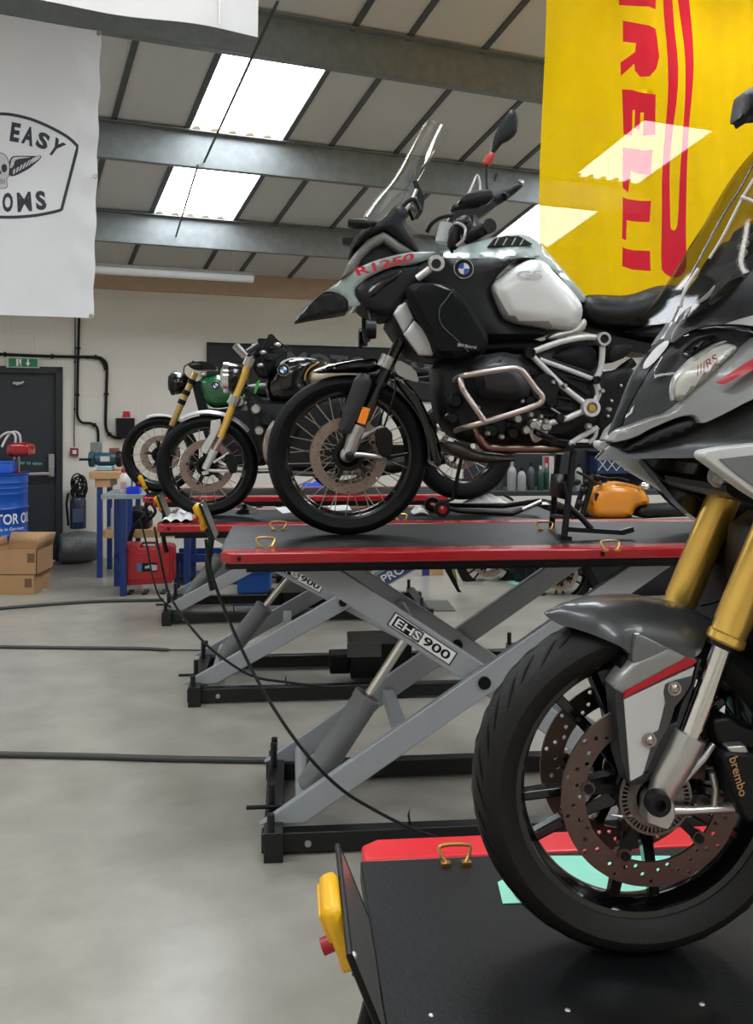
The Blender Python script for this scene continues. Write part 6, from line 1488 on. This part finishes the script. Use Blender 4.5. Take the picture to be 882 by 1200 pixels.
def bottle(px, y0, y1, wpx, w, m, lab, cap=None):
    c_ = fr2.P(px, y1, w); r_ = wpx / 2. / (F / (9.9 - w)); h = (y1 - y0) / (F / (9.9 - w)); z = zt4
    t = T('bottle', lab, 'bottle', fr2, (c_.x, -w, z), 'bottles standing on the back workbench')
    t.part('bottle_body', MB().lathe([(0, z), (r_ * .95, z), (r_, z + .01), (r_, z + h * .62), (r_ * .8, z + h * .75), (r_ * .35, z + h * .84), (r_ * .3, z + h * .86), (0, z + h * .86)], (c_.x, -w, 0), axis='z', n=18), m)
    t.part('bottle_cap', MB().lathe([(0, z + h * .85), (r_ * .38, z + h * .85), (r_ * .38, z + h), (0, z + h)], (c_.x, -w, 0), axis='z', n=14), cap or blkm)
gjug = mat('grey_jug', (150, 152, 152), .45); djug = mat('dark_jug', (70, 74, 80), .45); gr = mat('dark_green_jug', (26, 64, 52), .4)
bottle(599.5, 543, 577, 11, .2, gjug, 'large grey jug, leftmost of the bottles on the back workbench', gjug)
bottle(611, 549, 577, 10, .25, gjug, 'shorter pale grey bottle right of the large grey jug')
bottle(622, 544, 577, 9, .15, djug, 'dark grey bottle between the pale bottle and the green one')
bottle(633, 548, 577, 8, .2, gr, 'dark green bottle left of the centre stand plate', pale)
bottle(640, 546, 577, 7, .1, gr, 'thin green bottle with white neck beside the centre stand plate', pale)
bottle(678, 545, 577, 9, .2, gjug, 'pale bottle seen just right of the centre stand legs')
bottle(585, 552, 577, 8, .1, djug, 'small dark bottle behind the rear tyre of the black motorcycle')
# upper shelf with crates
t = T('wall_shelf', 'dark wall shelf above the back workbench', 'shelf', fr2, (a.x + 1., .3, zt4 + .42))
for z in (zt4 + .16, zt4 + .40): t.part('shelf_board', MB().box(fr2.P(696, 560, 0).x, b_.x, .05, .32, z - .02, z), blkm)
t = T('lattice_crate', 'blue crate with white lattice front under the near fairing tip', 'crate', fr2, (fr2.P(722, 552, .1).x, -.05, zt4 + .16))
cx0, cx1 = fr2.P(701, 545, .05).x, fr2.P(744, 545, .05).x; z0, z1 = zt4 + .16, zt4 + .34
t.part('crate_body', MB().box(cx0, cx1, -.03, .25, z0, z1), mat('crate_blue', (28, 52, 92), .5))
m = MB()
for i in range(4):
    x = cx0 + (cx1 - cx0) * i / 4; dx = (cx1 - cx0) / 4
    m.bar((x, -.036, z0 + .03), (x + dx, -.036, z1 - .02), .008, .008); m.bar((x + dx, -.037, z0 + .03), (x, -.037, z1 - .02), .008, .008)
t.part('crate_lattice', m, pale)
t = T('product_box', 'red and white box beside the blue lattice crate', 'box', fr2, (fr2.P(751, 552, .1).x, -.05, zt4 + .16))
t.part('box_body', MB().box(fr2.P(746, 545, .05).x, fr2.P(757, 545, .05).x, -.03, .1, z0, z1 - .01), pale)
t.part('box_band', MB().box(fr2.P(751, 545, .05).x, fr2.P(757, 545, .05).x, -.034, -.029, z0, z1 - .01), redr)
t = T('product_box', 'red and white box standing on the back workbench left of the centre stand', 'box', fr2, (fr2.P(645, 560, .1).x, -.05, zt4))
t.part('box_body', MB().box(fr2.P(641, 545, .05).x, fr2.P(652, 545, .05).x, .05, .15, zt4, zt4 + .34), pale); t.part('box_band', MB().box(fr2.P(641, 545, .05).x, fr2.P(646, 545, .05).x, .046, .051, zt4, zt4 + .34), redr)
# small things on the floor far behind
fq = Frame(0, 9.3, YL)
one('storage_box', 'dark storage box on the floor behind the far wheels', 'box', fq, fq.P(610, 690, 0), MB().box(fq.P(596, 690, 0).x, fq.P(645, 690, 0).x, .35, .7, 0, .28), dark, bevel=.01)
flat('mint green sheet on the floor behind the far motorcycle wheel', fq, [(592, 682), (617, 689), (617, 683), (600, 679)], .003, MATS['mint_paper'])
flat('flat dark grey sheet on the floor right of the middle lift base', fq, [(486, 704), (500, 716), (534, 716), (524, 704)], .003, mat('grey_sheet', (96, 96, 92), .7), name='floor_sheet', th=.004)  # flat dark grey sheet just above the floor
one('wooden_block', 'small wooden block on the floor beyond the lifts', 'block', fq, fq.P(511, 677, 0), MB().box(fq.P(503, 670, 0).x, fq.P(519, 670, 0).x, 0, .15, 0, .07), wood)
t = T('lifting_strap', 'black strap with yellow edge hanging below the deck of the middle lift', 'strap', FB, FB.P(520, 640, -.2))
t.shell('strap', [(512,640),(522,640),(530,668),(538,690),(541,694),(536,694),(528,680),(519,664)], blkm, w=-.2, back=.01, sm=0); t.shell('strap_edge', [(526,640),(530,640),(533,668),(537,684),(530,672),(527,655)], mat('dull_yellow', (180, 166, 90), .6), w=-.19, back=.01, sm=0)
# ================================================================== camera, world, view
cam = bpy.data.cameras.new('camera'); co = bpy.data.objects.new('camera', cam); C.objects.link(co)
co.location = (0, 0, CZ); co.rotation_euler = (R(90), 0, 0)
cam.sensor_fit = 'HORIZONTAL'; cam.sensor_width = 36; cam.lens = 36 * F / 882; cam.shift_y = -(600 - HY) / 1200 * (1200 / 882.) ; cam.clip_start = .02
bpy.context.scene.camera = co
w = bpy.data.worlds.new('world'); bpy.context.scene.world = w; w.use_nodes = True
w.node_tree.nodes['Background'].inputs['Color'].default_value = (.75, .82, .9, 1); w.node_tree.nodes['Background'].inputs['Strength'].default_value = .6
sc = bpy.context.scene
sc.view_settings.view_transform = 'Standard'; sc.view_settings.look = 'None'; sc.view_settings.gamma = 1; sc.view_settings.exposure = EXPO
sc.view_settings.use_curve_mapping = False
sc.cycles.use_denoising = True; sc.cycles.max_bounces = 10; sc.cycles.transparent_max_bounces = 16; sc.cycles.diffuse_bounces = 5
sc.cycles.sample_clamp_indirect = 6; sc.cycles.caustics_reflective = False; sc.cycles.caustics_refractive = False
